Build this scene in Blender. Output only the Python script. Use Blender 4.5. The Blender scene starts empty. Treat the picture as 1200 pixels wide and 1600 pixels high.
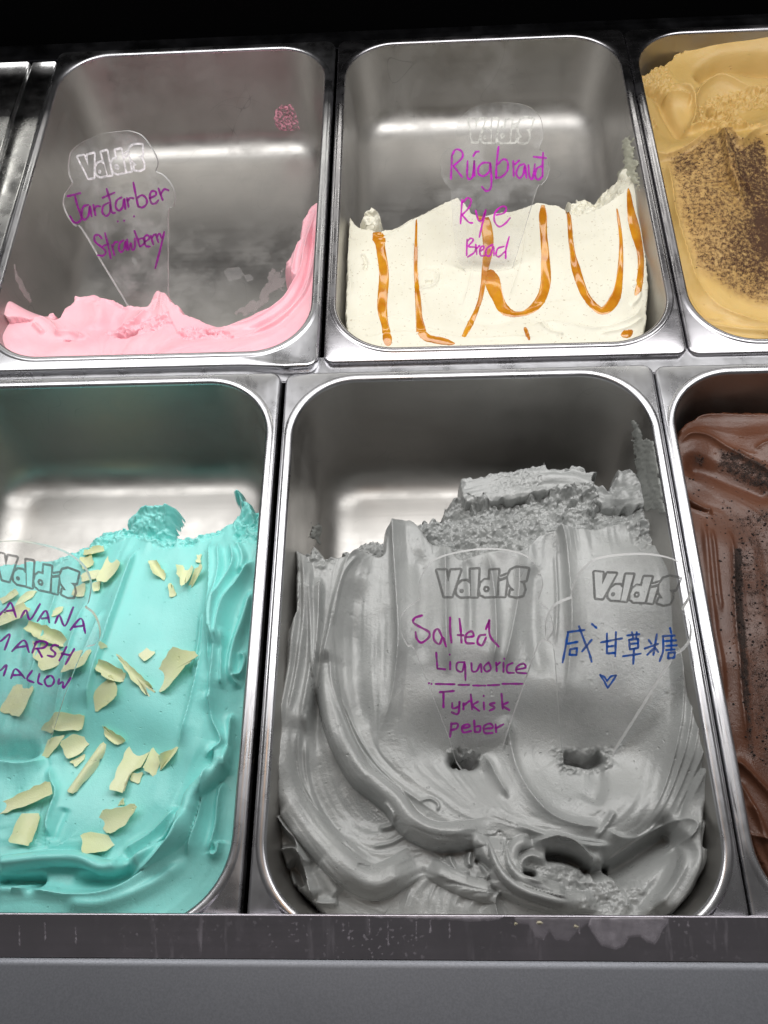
import bpy, bmesh, math, random
import numpy as np
from mathutils import Vector, Matrix

S = bpy.context.scene
COL = S.collection
random.seed(7)
# ------------------------------------------------------------------ camera
CAM = np.array([0.0955, -0.36635, 0.48398])
PITCH, YAW, ROLL, FPX = 1.08883, -0.0958, -0.10212, 1310.0
_f = np.array([math.sin(YAW)*math.cos(PITCH), math.cos(YAW)*math.cos(PITCH), -math.sin(PITCH)])
_r = np.array([math.cos(YAW), -math.sin(YAW), 0.0]); _u = np.cross(_r, _f)
_c, _s = math.cos(ROLL), math.sin(ROLL)
CR, CU, CF = _c*_r+_s*_u, -_s*_r+_c*_u, _f
cd = bpy.data.cameras.new('camera'); cam = bpy.data.objects.new('camera', cd); COL.objects.link(cam)
cd.sensor_fit = 'VERTICAL'; cd.sensor_height = 24; cd.lens = 24*FPX/1600
cd.clip_start = .01; cd.clip_end = 50
M = Matrix(((CR[0], CU[0], -CF[0], CAM[0]), (CR[1], CU[1], -CF[1], CAM[1]), (CR[2], CU[2], -CF[2], CAM[2]), (0, 0, 0, 1)))
cam.matrix_world = M; S.camera = cam
def ray(px, py):
    return CF + (px-600)/FPX*CR - (py-800)/FPX*CU
def at(px, py, z=0.0):
    """the place at height z that stands at this spot of the photograph"""
    d = ray(px, py); t = (z-CAM[2])/d[2]; return CAM+t*d
# ------------------------------------------------------------------ light
w = bpy.data.worlds.new('World'); S.world = w; w.use_nodes = True
w.node_tree.nodes['Background'].inputs[0].default_value = (1.0, .97, .955, 1)
w.node_tree.nodes['Background'].inputs[1].default_value = .092
S.view_settings.view_transform = 'Standard'; S.view_settings.look = 'None'
S.view_settings.exposure = 0; S.view_settings.gamma = 1
def area(name, loc, rot, sx, sy, power, col):
    l = bpy.data.lights.new(name, 'AREA'); l.shape = 'RECTANGLE'; l.size = sx; l.size_y = sy
    l.energy = power; l.color = col
    o = bpy.data.objects.new(name, l); o.location = loc; o.rotation_euler = rot; COL.objects.link(o); return o
area('case_light', (.12, .10, .5), (0, 0, 0), 1.3, .34, 6.9, (1, .99, .975))
area('rear_case_light', (.1, .93, .5), (math.radians(-35), 0, 0), 1.8, .14, 2.6, (1, .98, .90))
wl = bpy.data.lights.new('warm_lamp', 'AREA'); wl.shape = 'DISK'; wl.size = .05; wl.energy = .05; wl.color = (1, .5, .15)
wo = bpy.data.objects.new('warm_lamp', wl); wo.location = (.05, -.17, .52); COL.objects.link(wo)
S.cycles.max_bounces = 8; S.cycles.transparent_max_bounces = 12
S.cycles.use_denoising = True
S.cycles.sample_clamp_indirect = 4

# ------------------------------------------------------------------ helpers
def tag(o, label=None, cat=None, group=None, kind=None):
    if label: o['label'] = label
    if cat: o['category'] = cat
    if group: o['group'] = group
    if kind: o['kind'] = kind
    return o
def empty(name, loc=(0, 0, 0)):
    o = bpy.data.objects.new(name, None); o.location = loc; o.empty_display_size = .02; COL.objects.link(o); return o
def link(name, me, mat, parent=None, smooth=True):
    o = bpy.data.objects.new(name, me)
    if mat: me.materials.append(mat)
    if smooth: me.polygons.foreach_set('use_smooth', [True]*len(me.polygons))
    COL.objects.link(o)
    if parent:
        o.parent = parent; o.matrix_parent_inverse = Matrix.Translation(-Vector(parent.location))
    return o
def mesh(name, V, F, mat, parent=None, smooth=True):
    me = bpy.data.meshes.new(name); me.from_pydata([tuple(map(float, v)) for v in V], [], F); me.update()
    return link(name, me, mat, parent, smooth)

def nodes(name):
    m = bpy.data.materials.new(name); m.use_nodes = True
    nt = m.node_tree; b = nt.nodes['Principled BSDF']; return m, nt, b
class NT:
    def __init__(s, nt): s.nt = nt
    def n(s, t, **k):
        x = s.nt.nodes.new(t)
        for a, v in k.items():
            if a.startswith('i_'):
                key = a[2:].replace('_', ' '); x.inputs[key].default_value = v
            else: setattr(x, a, v)
        return x
    def l(s, a, b): s.nt.links.new(a, b)
    def noise(s, scale, detail=3, rough=.5, vec=None, stretch=None):
        x = s.n('ShaderNodeTexNoise'); x.inputs['Scale'].default_value = scale
        x.inputs['Detail'].default_value = detail; x.inputs['Roughness'].default_value = rough
        tc = s.n('ShaderNodeTexCoord')
        if stretch:
            mp = s.n('ShaderNodeMapping'); mp.inputs['Scale'].default_value = stretch[:3]
            if len(stretch) > 3: mp.inputs['Rotation'].default_value = (0, 0, stretch[3])
            s.l(tc.outputs['Object'], mp.inputs[0]); s.l(mp.outputs[0], x.inputs['Vector'])
        else: s.l(tc.outputs['Object'], x.inputs['Vector'])
        return x.outputs['Fac']
    def mr(s, v, a, b, c, d, clamp=True):
        x = s.n('ShaderNodeMapRange'); x.clamp = clamp
        s.l(v, x.inputs['Value'])
        for i, q in zip(('From Min', 'From Max', 'To Min', 'To Max'), (a, b, c, d)): x.inputs[i].default_value = q
        return x.outputs[0]
    def math(s, op, a, b=None):
        x = s.n('ShaderNodeMath'); x.operation = op
        for i, q in enumerate((a, b)):
            if q is None: continue
            if isinstance(q, (int, float)): x.inputs[i].default_value = q
            else: s.l(q, x.inputs[i])
        return x.outputs[0]
    def mix(s, f, a, b):
        x = s.n('ShaderNodeMix'); x.data_type = 'RGBA'
        if isinstance(f, (int, float)): x.inputs[0].default_value = f
        else: s.l(f, x.inputs[0])
        for i, q in ((6, a), (7, b)):
            if isinstance(q, tuple): x.inputs[i].default_value = (*q[:3], 1)
            else: s.l(q, x.inputs[i])
        return x.outputs[2]
    def bump(s, h, strength, dist, normal=None):
        x = s.n('ShaderNodeBump'); x.inputs['Strength'].default_value = strength; x.inputs['Distance'].default_value = dist
        s.l(h, x.inputs['Height'])
        if normal: s.l(normal, x.inputs['Normal'])
        return x.outputs[0]

def steel(name, base=(.47, .47, .475), rough=.27, dirt=.35, wavy=.0006, stretch=(6, 300, 60), scr=.25, dcol=(.30, .30, .31), film=0, hair=True):
    m, nt, b = nodes(name); q = NT(nt)
    b.inputs['Metallic'].default_value = 1
    sm = q.noise(28, 5, .62)                      # smudges
    sm2 = q.noise(9, 3, .6)
    br = q.noise(1, 2, .5, stretch=stretch)       # brushing
    ms = q.math('MULTIPLY', q.mr(sm, .42, .66, 0, 1), q.mr(sm2, .4, .62, 0, 1))
    q.l(q.mix(q.math('MULTIPLY', ms, dirt), base, dcol), b.inputs['Base Color'])
    r = q.math('ADD', q.mr(sm, .3, .7, rough-.05, rough+.09), q.math('MULTIPLY', q.mr(br, .3, .7, -.02, .02), 1))
    q.l(q.math('ADD', r, q.math('MULTIPLY', ms, .12)), b.inputs['Roughness'])
    if film:                                      # dried milky film
        fl_ = q.math('MULTIPLY', q.mr(q.noise(7, 4, .6), .42, .68, 0, 1), q.mr(q.noise(170, 3, .6, stretch=(.35, .35, 1.4)), .3, .7, .4, 1))
        q.l(q.math('SUBTRACT', 1.0, q.math('MULTIPLY', fl_, film)), b.inputs['Metallic'])
    # sparse scratches
    v = q.n('ShaderNodeTexVoronoi'); v.feature = 'DISTANCE_TO_EDGE'; v.inputs['Scale'].default_value = 55
    tc = q.n('ShaderNodeTexCoord'); mp = q.n('ShaderNodeMapping'); mp.inputs['Scale'].default_value = (.9, .22, .5); mp.inputs['Rotation'].default_value = (.2, .1, .35)
    nz = q.n('ShaderNodeTexNoise'); nz.inputs['Scale'].default_value = 30
    add = q.n('ShaderNodeMixRGB'); add.blend_type = 'ADD'; add.inputs[0].default_value = .02
    q.l(tc.outputs['Object'], mp.inputs[0]); q.l(mp.outputs[0], add.inputs[1]); q.l(nz.outputs['Color'], add.inputs[2]); q.l(add.outputs[0], v.inputs['Vector'])
    sc = q.math('MULTIPLY', q.mr(v.outputs['Distance'], 0, .012, 1, 0), q.mr(q.noise(40, 2, .5), .52, .6, 0, 1))
    # long hairline scratches along the zero lines of stretched noises
    hl = None if hair else q.mr(sm, 5, 6, 0, 0)
    for st_ in ((9, 3, 5, .5), (3.2, 8, 4, -.35), (12, 4, 3, 1.2)) if hair else ():
        nn = q.noise(1.1, 0, .5, stretch=tuple(c*4 for c in st_[:3])+(st_[3],))
        ln = q.math('MULTIPLY', q.mr(q.math('ABSOLUTE', q.math('SUBTRACT', nn, .5)), 0, .0016, 1, 0), q.mr(q.noise(11+st_[0], 2, .5), .50, .60, 0, 1))
        hl = ln if hl is None else q.math('MAXIMUM', hl, ln)
    _bc = b.inputs['Base Color'].links[0].from_socket
    q.l(q.mix(q.math('MULTIPLY', hl, .38), _bc, (.10, .10, .10)), b.inputs['Base Color'])
    b1 = q.bump(q.noise(14, 2, .5), 1.0, wavy)
    b2 = q.bump(br, scr*.3, .0006, b1)
    b3 = q.bump(sc, scr, -.0002, b2)
    q.l(b3, b.inputs['Normal'])
    return m
M_BOWL = steel('bowl_steel', base=(.45, .438, .42), rough=.40, dirt=.05, scr=.22, film=.02)
M_RIM = steel('rim_steel', base=(.52, .52, .54), rough=.27, dirt=.30, wavy=.0003, stretch=(200, 8, 60), dcol=(.30, .30, .33), scr=.10)
M_RIMD = steel('rim_steel_dark', base=(.42, .41, .43), rough=.24, dirt=.15, wavy=.0003, stretch=(8, 200, 60), dcol=(.25, .24, .26), scr=.1)
M_LEDGE = steel('ledge_steel', base=(.48, .455, .50), rough=.30, dirt=.5, wavy=.0002, stretch=(3, 420, 420), dcol=(.35, .31, .36), scr=.2, hair=False)
# dried streaks that ran down the ledge
_b = M_LEDGE.node_tree.nodes['Principled BSDF']; q = NT(M_LEDGE.node_tree); _o = _b.inputs['Base Color'].links[0].from_socket
_k = q.math('MULTIPLY', q.mr(q.noise(1, 4, .6, stretch=(210, 30, 30)), .56, .70, 0, 1), q.mr(q.noise(16, 3, .6), .45, .65, 0, .45))
_k2 = q.math('MULTIPLY', q.mr(q.noise(420, 1, .4), .66, .72, 0, .5), q.mr(q.noise(12, 3, .6), .45, .6, 0, 1))
_k3 = q.math('MAXIMUM', _k, _k2)
q.l(q.mix(_k3, _o, (.52, .48, .54)), _b.inputs['Base Color']); q.l(q.math('SUBTRACT', 1.0, q.math('MULTIPLY', _k3, .7)), _b.inputs['Metallic'])
M_PLATE = steel('plate_steel', base=(.60, .60, .60), rough=.20, dirt=.5, wavy=.0009, stretch=(100, 100, 10))

# ------------------------------------------------------------------ pans
def rrect(x0, x1, y0, y1, r, nc=18, ns=16):
    P = []
    cs = [(x1-r, y1-r, 0), (x0+r, y1-r, 90), (x0+r, y0+r, 180), (x1-r, y0+r, 270)]
    for i, (cx, cy, a0) in enumerate(cs):
        for k in range(nc+1):
            a = math.radians(a0+90*k/nc); P.append((cx+r*math.cos(a), cy+r*math.sin(a)))
        nx = cs[(i+1) % 4]; a = math.radians(nx[2])
        q = (nx[0]+r*math.cos(a), nx[1]+r*math.sin(a)); p = P[-1]
        for k in range(1, ns): t = k/ns; P.append((p[0]+(q[0]-p[0])*t, p[1]+(q[1]-p[1])*t))
    return P
def loft(rings, cap=False):
    V, F = [], []; n = len(rings[0])
    for R in rings: V += R
    for j in range(len(rings)-1):
        for i in range(n):
            k = (i+1) % n; F.append((j*n+i, j*n+k, (j+1)*n+k, (j+1)*n+i))
    if cap: F.append(tuple((len(rings)-1)*n+i for i in range(n)))
    return V, F
W_, L_ = .26, .3707
TAPER = .010
class Pan: pass
def make_pan(x0, y0, zt, D, label, mrim=M_RIM, mbowl=M_BOWL, w=W_, l=L_, ml=.0062, mr=.0062, mb=.0072, mf=.0115, R=.046, dent=None, rf=.025, group='steel ice cream pans set in the display counter'):
    x1, y1 = x0+w, y0+l
    t = empty('steel_pan', (x0+w/2, y0+l/2, zt-D)); tag(t, label, 'pan', group)
    def ring(o, z, r=None): return [(x, y, z+zt) for x, y in rrect(x0+o, x1-o, y0+o, y1-o, r or max(.0015, .008-o))]
    def iring(o, z):        # o inward from opening edge
        return [(x, y, z+zt) for x, y in rrect(x0+ml+o, x1-mr-o, y0+mf+o, y1-mb-o, max(.004, R-o))]
    rings = [ring(.0012, -.0100), ring(.0, -.0088), ring(0, -.0026), ring(.0003, -.0013), ring(.0010, -.0004), ring(.002, 0)]
    rings += [iring(-.0042, 0), iring(-.0038, .0001), iring(-.0032, .0007), iring(-.0022, .0011), iring(-.0010, .0009)]
    for k in range(1, 7):
        a = k/6*math.pi/2; rings.append(iring(-.001+.0028*math.sin(a), .0009-.0028*(1-math.cos(a))))
    V, F = loft(rings)
    if dent:
        dx, dy, rr, dz, dyy = dent
        V2 = []
        for v in V:
            wgt = math.exp(-((v[0]-dx)**2+(v[1]-dy)**2*2)/rr**2); wy = max(0, (y0+.012-v[1])/.012)
            V2.append((v[0], v[1]+dyy*wgt*wy, v[2]+dz*wgt*wy))
        V = V2
    rim = mesh('rim', V, F, mrim, t)
    zi = .0009-.0028; o0 = .0018
    rings = [iring(o0, zi)]
    for k in range(1, 9):
        s = k/8; rings.append(iring(o0+TAPER*s*(1-rf/D), zi+(-D+rf-zi)*s))
    ob = o0+TAPER*(1-rf/D)
    for k in range(1, 11):
        a = k/10*math.pi/2; rings.append(iring(ob+rf*(1-math.cos(a)), -D+rf-rf*math.sin(a)))
    rings.append(iring(ob+rf+.006, -D-.0001))
    rings.append(iring(ob+rf+.03, -D-.0004))
    V, F = loft(rings, True)
    mesh('bowl', V, F, mbowl, t)
    p = Pan(); p.__dict__.update(x0=x0, x1=x1, y0=y0, y1=y1, zt=zt, D=D, ml=ml, mr=mr, mb=mb, mf=mf, R=R, zf=zt-D, obj=t); return p
A2, YG = .0265, .0076
P_gray = make_pan(0, -L_, 0, .12, 'steel pan holding the grey salted liquorice ice cream, front row centre')
P_blue = make_pan(-.0032-W_, -L_+.001, 0, .108, 'steel pan holding the turquoise ice cream at the front left')
P_choc = make_pan(W_+.0012, -L_, -.002, .12, 'steel pan holding the dark chocolate ice cream at the right edge')
P_rye = make_pan(A2, YG, 0, .08, 'steel pan half full of cream ice cream with caramel stripes', mrim=M_RIMD)
P_pink = make_pan(A2-.003-W_, YG-.001, .001, .10, 'nearly empty steel pan with pink ice cream at its front, bent front corner', dent=(A2-.022, YG, .022, .004, -.005))
P_coff = make_pan(A2+W_+.0012, YG+.0005, -.0015, .12, 'steel pan full of tan coffee ice cream in the back right corner', mrim=M_RIMD)

# ------------------------------------------------------------------ counter
def flat(name, mat, kind, verts, th=.004, parent=None, bev=.0008, **kw):
    """a slab: polygon seen from above (counter-clockwise), given thickness downwards, bevelled"""
    bm = bmesh.new(); vs = [bm.verts.new(v) for v in verts]; f = bm.faces.new(vs)
    r = bmesh.ops.extrude_face_region(bm, geom=[f]); ev = [e for e in r['geom'] if isinstance(e, bmesh.types.BMVert)]
    bmesh.ops.translate(bm, verts=ev, vec=(0, 0, -th))
    bmesh.ops.recalc_face_normals(bm, faces=bm.faces)
    if bev: bmesh.ops.bevel(bm, geom=bm.edges[:], offset=bev, segments=2, affect='EDGES')
    me = bpy.data.meshes.new(name); bm.to_mesh(me); bm.free()
    o = link(name, me, mat, parent, smooth=False); tag(o, kind=kind); return o
XL, XR = -.75, .95
mdark, nt, b = nodes('black_interior'); b.inputs['Base Color'].default_value = (.0015, .0015, .0016, 1); b.inputs['Roughness'].default_value = 1; b.inputs['Specular IOR Level'].default_value = 0
mstrip = steel('rail_steel', base=(.10, .10, .11), rough=.30, dirt=.5, dcol=(.05, .05, .05))
flat('pan_crossbar', M_RIM, 'structure', [(XL, -.005, -.0045), (XR, -.005, -.0045), (XR, YG+.009, -.0045), (XL, YG+.009, -.0045)], th=.02)
flat('rear_rail', mstrip, 'structure', [(XL, YG+L_-.005, -.0040), (XR, YG+L_-.005, -.0040), (XR, YG+L_+.0195, -.0040), (XL, YG+L_+.0195, -.0040)], th=.02)
flat('counter_well', mdark, 'structure', [(XL, -.5, -.19), (XR, -.5, -.19), (XR, .5, -.19), (XL, .5, -.19)], th=.01)
flat('rear_wall', mdark, 'structure', [(XL, YG+L_+.0200, .10), (XR, YG+L_+.0200, .10), (XR, YG+L_+.03, .10), (XL, YG+L_+.03, .10)], th=.28)
flat('rear_shelf', mdark, 'structure', [(XL, YG+L_+.0305, .10), (XR, YG+L_+.0305, .10), (XR, 1.3, .10), (XL, 1.3, .10)], th=.02)
# front ledge: brushed steel strip sloping to a painted sill
yA = at(600, 1432, .010)[1]; yB = at(600, 1496, .003)[1]
def profile(name, pts, mat, kind='structure', n=2):
    V, F = [], []; m = len(pts)
    for x in (XL, XR): V += [(x, y, z) for y, z in pts]
    for i in range(m-1): F.append((i, i+1, m+i+1, m+i))
    o = mesh(name, V, F, mat); tag(o, kind=kind); return o
pr = [(yA+.0002, .0015), (yA+.0008, .0015), (yA+.0012, .0088), (yA+.0009, .0096), (yA+.0003, .0100), (yA-.0004, .0097)]
pr += [(yA+(yB-yA)*t, .0097+(.003-.0097)*t) for t in (.1, .5, .97, 1.05)]
o = profile('steel_ledge', pr, M_LEDGE)
mp_, nt, b = nodes('painted_sill'); q = NT(nt)
fl = q.noise(900, 2, .6); cl = q.noise(6, 3, .5)
q.l(q.mix(q.mr(fl, .35, .65, 0, 1), (.20, .208, .232), (.235, .243, .27)), b.inputs['Base Color'])
b.inputs['Metallic'].default_value = .55; q.l(q.mr(cl, .3, .7, .42, .55), b.inputs['Roughness'])
q.l(q.bump(fl, .14, .0002), b.inputs['Normal'])
pr = [(yB+.0015, -.03), (yB+.0015, -.0032)]
for k in range(9):
    a = math.pi/2*k/8; pr.append((yB+.0015-.0065*(1-math.cos(a)), -.003+.0065*math.sin(a)))
pr += [(yB-.10, -.001), (yB-.2, -.009)]
profile('front_sill', pr, mp_)
#FIELDS
# ------------------------------------------------------------------ soft surfaces
def fnoise(shape, sig, seed, sig2=None, aniso=1.0, normalize=True):
    """smooth random field, feature size sig (cells); optional band limit"""
    rng = np.random.default_rng(seed); n = rng.standard_normal(shape)
    fy = np.fft.fftfreq(shape[0])[:, None]; fx = np.fft.rfftfreq(shape[1])[None, :]
    k2 = (fy*aniso)**2+fx**2
    H = np.exp(-2*(math.pi*sig)**2*k2)
    if sig2: H = H-np.exp(-2*(math.pi*sig2)**2*k2)
    r = np.fft.irfft2(np.fft.rfft2(n)*H, s=shape); return r/(r.std()+1e-9)
def fbm(shape, sig, seed, octs=4, gain=.5):
    r = 0; a = 1; t = 0
    for i in range(octs): r = r+a*fnoise(shape, max(.6, sig/2**i), seed+i); t += a*a; a *= gain
    return r/math.sqrt(t)
def catmull(P, n=8):
    P = np.asarray(P, float)
    if len(P) < 3: 
        t = np.linspace(0, 1, n*2)[:, None]; return P[0]*(1-t)+P[-1]*t
    Q = np.vstack([2*P[0]-P[1], P, 2*P[-1]-P[-2]]); out = []
    for i in range(1, len(Q)-2):
        p0, p1, p2, p3 = Q[i-1:i+3]
        for t in np.arange(n)/n:
            out.append(.5*((2*p1)+(-p0+p2)*t+(2*p0-5*p1+4*p2-p3)*t*t+(-p0+3*p1-3*p2+p3)*t**3))
    out.append(P[-1]); return np.array(out)
def sstep(x): x = np.clip(x, 0, 1); return x*x*(3-2*x)
def poly_sd(X, Y, P):
    """signed distance to polygon, positive inside"""
    d = np.full(X.shape, 1e9); ins = np.zeros(X.shape, bool); n = len(P)
    for i in range(n):
        ax, ay = P[i]; bx, by = P[(i+1) % n]; ex, ey = bx-ax, by-ay; L2 = ex*ex+ey*ey+1e-16
        t = np.clip(((X-ax)*ex+(Y-ay)*ey)/L2, 0, 1)
        d = np.minimum(d, (X-ax-t*ex)**2+(Y-ay-t*ey)**2)
        if ay != by:
            c = ((ay > Y) != (by > Y)) & (X < (bx-ax)*(Y-ay)/(by-ay)+ax); ins ^= c
    d = np.sqrt(d); return np.where(ins, d, -d)
def toxy(pts, z):
    out = []
    for p in pts:
        zz = p[2] if len(p) > 2 else z
        q = at(p[0], p[1], zz); out.append((q[0], q[1]))
    return out
class Field:
    def __init__(s, x0, x1, y0, y1, step, zref):
        s.nx = int((x1-x0)/step)+1; s.ny = int((y1-y0)/step)+1; s.step = step; s.x0, s.y0 = x0, y0; s.zref = zref
        s.X, s.Y = np.meshgrid(x0+np.arange(s.nx)*step, y0+np.arange(s.ny)*step)
        s.h = np.full(s.X.shape, float(zref)); s.flow = []; s.attrs = {}; s.keep = None; s.gain = 1.0
        s.jx = np.zeros(s.X.shape); s.jy = np.zeros(s.X.shape)
    def base(s, ctrl, c=.015):
        P = np.array(toxy(ctrl, s.zref)); z = np.array([q[2] for q in ctrl])
        phi = lambda r2: np.sqrt(r2+c*c)
        D = phi(((P[:, None]-P[None])**2).sum(-1)); n = len(P)
        A = np.zeros((n+1, n+1)); A[:n, :n] = D; A[:n, n] = 1; A[n, :n] = 1
        w_ = np.linalg.solve(A+1e-9*np.eye(n+1), np.append(z, 0))
        r = np.full(s.X.shape, w_[n])
        for i in range(n): r += w_[i]*phi((s.X-P[i, 0])**2+(s.Y-P[i, 1])**2)
        s.h = r; return s
    def dist(s, pts, R, z=None):
        """distance, side and arc fraction to a stroke, in a window"""
        Q = catmull(toxy(pts, s.zref if z is None else z))
        a0 = max(0, int((Q[:, 0].min()-R-s.x0)/s.step)); a1 = min(s.nx, int((Q[:, 0].max()+R-s.x0)/s.step)+2)
        b0 = max(0, int((Q[:, 1].min()-R-s.y0)/s.step)); b1 = min(s.ny, int((Q[:, 1].max()+R-s.y0)/s.step)+2)
        if a1 <= a0 or b1 <= b0: return None
        sl = (slice(b0, b1), slice(a0, a1)); X, Y = s.X[sl], s.Y[sl]
        D = np.full(X.shape, 1e9); SG = np.zeros(X.shape); T = np.zeros(X.shape)
        seg = np.sqrt(((Q[1:]-Q[:-1])**2).sum(1)); cum = np.concatenate([[0], np.cumsum(seg)]); tot = cum[-1]+1e-12
        for i in range(len(Q)-1):
            ax, ay = Q[i]; ex, ey = Q[i+1]-Q[i]; L2 = ex*ex+ey*ey+1e-16
            t = np.clip(((X-ax)*ex+(Y-ay)*ey)/L2, 0, 1); dx, dy = X-ax-t*ex, Y-ay-t*ey; d = dx*dx+dy*dy
            m = d < D; D[m] = d[m]; SG[m] = np.sign(ex*dy-ey*dx)[m]; T[m] = ((cum[i]+t*seg[i])/tot)[m]
        return sl, np.sqrt(D), SG, T, Q
    def stroke(s, pts, a, wl, wr=None, kind='r', z=None, taper=.15, flow=1, wob=0):
        """pts in photograph spots; a height (mm); wl/wr widths to the left/right of travel (mm)"""
        wr = wl if wr is None else wr; a, wl, wr = a*s.gain/1000, wl/1000, wr/1000
        R = 4*max(wl, wr)+.002; r = s.dist(pts, R, z)
        if r is None: return s
        sl, D, SG, T, Q = r; w_ = np.where(SG > 0, wl, wr)
        if kind == 'r': p = np.exp(-(D/w_)**2)
        elif kind == 't': p = np.clip(1-(D/(1.4*w_))**2, 0, 1)**.5     # rope with round section
        elif kind == 'c': p = np.exp(-D/w_)                            # sharp crest
        elif kind == 's':                                              # step: left side raised, fades over wl; edge width wr
            p = np.where(SG > 0, np.exp(-D/wl)*sstep(D/wr*.5+.5), sstep(.5-D/wr*.5)*(D < wr))
        e = np.ones_like(T)
        t0_, t1_ = taper if isinstance(taper, tuple) else (taper, taper)
        if t0_ > 0: e = e*sstep(T/t0_)
        if t1_ > 0: e = e*sstep((1-T)/t1_)
        s.h[sl] += a*p*e
        if flow: s.flow.append((Q, flow))
        return s
    def guide(s, pts, wgt=1, z=None): s.flow.append((catmull(toxy(pts, s.zref if z is None else z)), wgt)); return s
    def lic(s, sigs=(1.2, 4), amps=(.12, .5), length=40, seed=3, mask=None, k=4):
        """streaks that follow the strokes"""
        ys = np.arange(0, s.ny, k); xs = np.arange(0, s.nx, k)
        cx, cy = s.X[np.ix_(ys, xs)], s.Y[np.ix_(ys, xs)]
        C = np.zeros(cx.shape); Sn = np.zeros(cx.shape)
        for Q, wg in s.flow:
            Q = Q[::2]; 
            if len(Q) < 2: continue
            T = np.gradient(Q, axis=0); th = np.arctan2(T[:, 1], T[:, 0])*2; L = np.hypot(T[:, 0], T[:, 1])
            for (qx, qy), a, l in zip(Q, th, L):
                wgt = wg*l/((cx-qx)**2+(cy-qy)**2+4e-6)**1.3; C += wgt*np.cos(a); Sn += wgt*np.sin(a)
        th = .5*np.arctan2(Sn, C); vx, vy = np.cos(th), np.sin(th)
        N = [fnoise(s.X.shape, g, seed+i*7) for i, g in enumerate(sigs)]
        iy, ix = np.mgrid[0:s.ny, 0:s.nx].astype(float)
        out = [n.copy() for n in N]; cnt = 1.0
        for d in (1, -1):
            px, py = ix.copy(), iy.copy(); lx = ly = None
            for st in range(length):
                a = np.clip((py/k+.5).astype(int), 0, len(ys)-1); b = np.clip((px/k+.5).astype(int), 0, len(xs)-1)
                ux, uy = vx[a, b], vy[a, b]
                if lx is None: ux, uy = ux*d, uy*d
                else:
                    sg = np.where(ux*lx+uy*ly < 0, -1, 1); ux, uy = ux*sg, uy*sg
                lx, ly = ux, uy; px += ux*1.3; py += uy*1.3
                jx = np.clip(px.astype(int), 0, s.nx-1); jy = np.clip(py.astype(int), 0, s.ny-1)
                for o, n in zip(out, N): o += n[jy, jx]
        for o, a in zip(out, amps):
            o = o/o.std(); v = a/1000*o
            s.h += v if mask is None else v*mask
        return s
    def rough(s, poly, amp, sig=2, seed=1, soft=.004, z=None, ridged=True, octs=4, jit=0):
        m = 1.0 if poly is None else sstep(poly_sd(s.X, s.Y, toxy(poly, s.zref if z is None else z))/soft+.5)
        n = fbm(s.X.shape, sig, seed, octs, .6)
        if ridged: n = 1-np.abs(n)*1.3
        s.h += amp/1000*n*m
        if jit:
            s.jx += jit/1000*m*fnoise(s.X.shape, sig*.6, seed+50); s.jy += jit/1000*m*fnoise(s.X.shape, sig*.6, seed+51)
        return s
    def pits(s, n, seed, depth=.7, r=1.0, mask=None):
        rng = np.random.default_rng(seed)
        for _ in range(n):
            i, j = rng.integers(0, s.ny), rng.integers(0, s.nx); rr = r/1000*rng.uniform(.5, 1.4)
            if mask is not None and not mask[i, j]: continue
            k = int(rr*3/s.step)+1; sl = (slice(max(0, i-k), i+k+1), slice(max(0, j-k), j+k+1))
            d2 = (s.X[sl]-s.X[i, j])**2+(s.Y[sl]-s.Y[i, j])**2
            s.h[sl] += rng.choice([-1, -1, .6])*depth/1000*rng.uniform(.3, 1)*np.exp(-d2/rr**2)
        return s
    def edge(s, poly, wdt, floor, jag=(0, 4), z=None, seed=9, prof=.5):
        P = toxy(poly, s.zref if z is None else z); sd = poly_sd(s.X, s.Y, P)
        if jag[0]: sd = sd+jag[0]/1000*fbm(s.X.shape, jag[1], seed, 4, .7)
        t = np.clip(sd/(wdt/1000), -.2, 1); f = np.where(t > 0, np.sqrt(np.clip(1-(1-t)**2, 0, 1)), t*3)
        s.h = floor+(s.h-floor)*f
        k = sd > -.0006; s.keep = k if s.keep is None else (s.keep & k); s.sd = sd; return s
    def pan(s, p, slack=.0012):
        """cut where the pan's wall stands"""
        a0, a1, b0, b1 = p.x0+p.ml+.0018, p.x1-p.mr-.0018, p.y0+p.mf+.0018, p.y1-p.mb-.0018
        r = p.R-.0018; cx, cy = (a0+a1)/2, (b0+b1)/2
        qx = np.abs(s.X-cx)-(a1-a0)/2+r; qy = np.abs(s.Y-cy)-(b1-b0)/2+r
        sd = -(np.hypot(np.maximum(qx, 0), np.maximum(qy, 0))+np.minimum(np.maximum(qx, qy), 0)-r)
        k = sd > np.clip((p.zt-s.h)/p.D, 0, 1)*TAPER-slack
        s.keep = k if s.keep is None else (s.keep & k); s.psd = sd; return s
    def build(s, name, mat, parent=None, zmin=None, lift=None):
        k = s.keep if s.keep is not None else np.ones(s.X.shape, bool)
        if zmin is not None: k = k & (s.h > zmin)
        q = k[:-1, :-1] & k[1:, :-1] & k[:-1, 1:] & k[1:, 1:]
        idx = np.arange(s.nx*s.ny).reshape(s.ny, s.nx)
        F = np.stack([idx[:-1, :-1][q], idx[:-1, 1:][q], idx[1:, 1:][q], idx[1:, :-1][q]], 1)
        used, inv = np.unique(F, return_inverse=True); F = inv.reshape(F.shape).astype(np.int32)
        V = np.stack([(s.X+s.jx).ravel()[used], (s.Y+s.jy).ravel()[used], s.h.ravel()[used]], 1)
        me = bpy.data.meshes.new(name); me.vertices.add(len(V)); me.vertices.foreach_set('co', V.astype(np.float32).ravel())
        me.loops.add(F.size); me.loops.foreach_set('vertex_index', F.ravel())
        me.polygons.add(len(F)); me.polygons.foreach_set('loop_start', np.arange(0, F.size, 4, dtype=np.int32))
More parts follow.
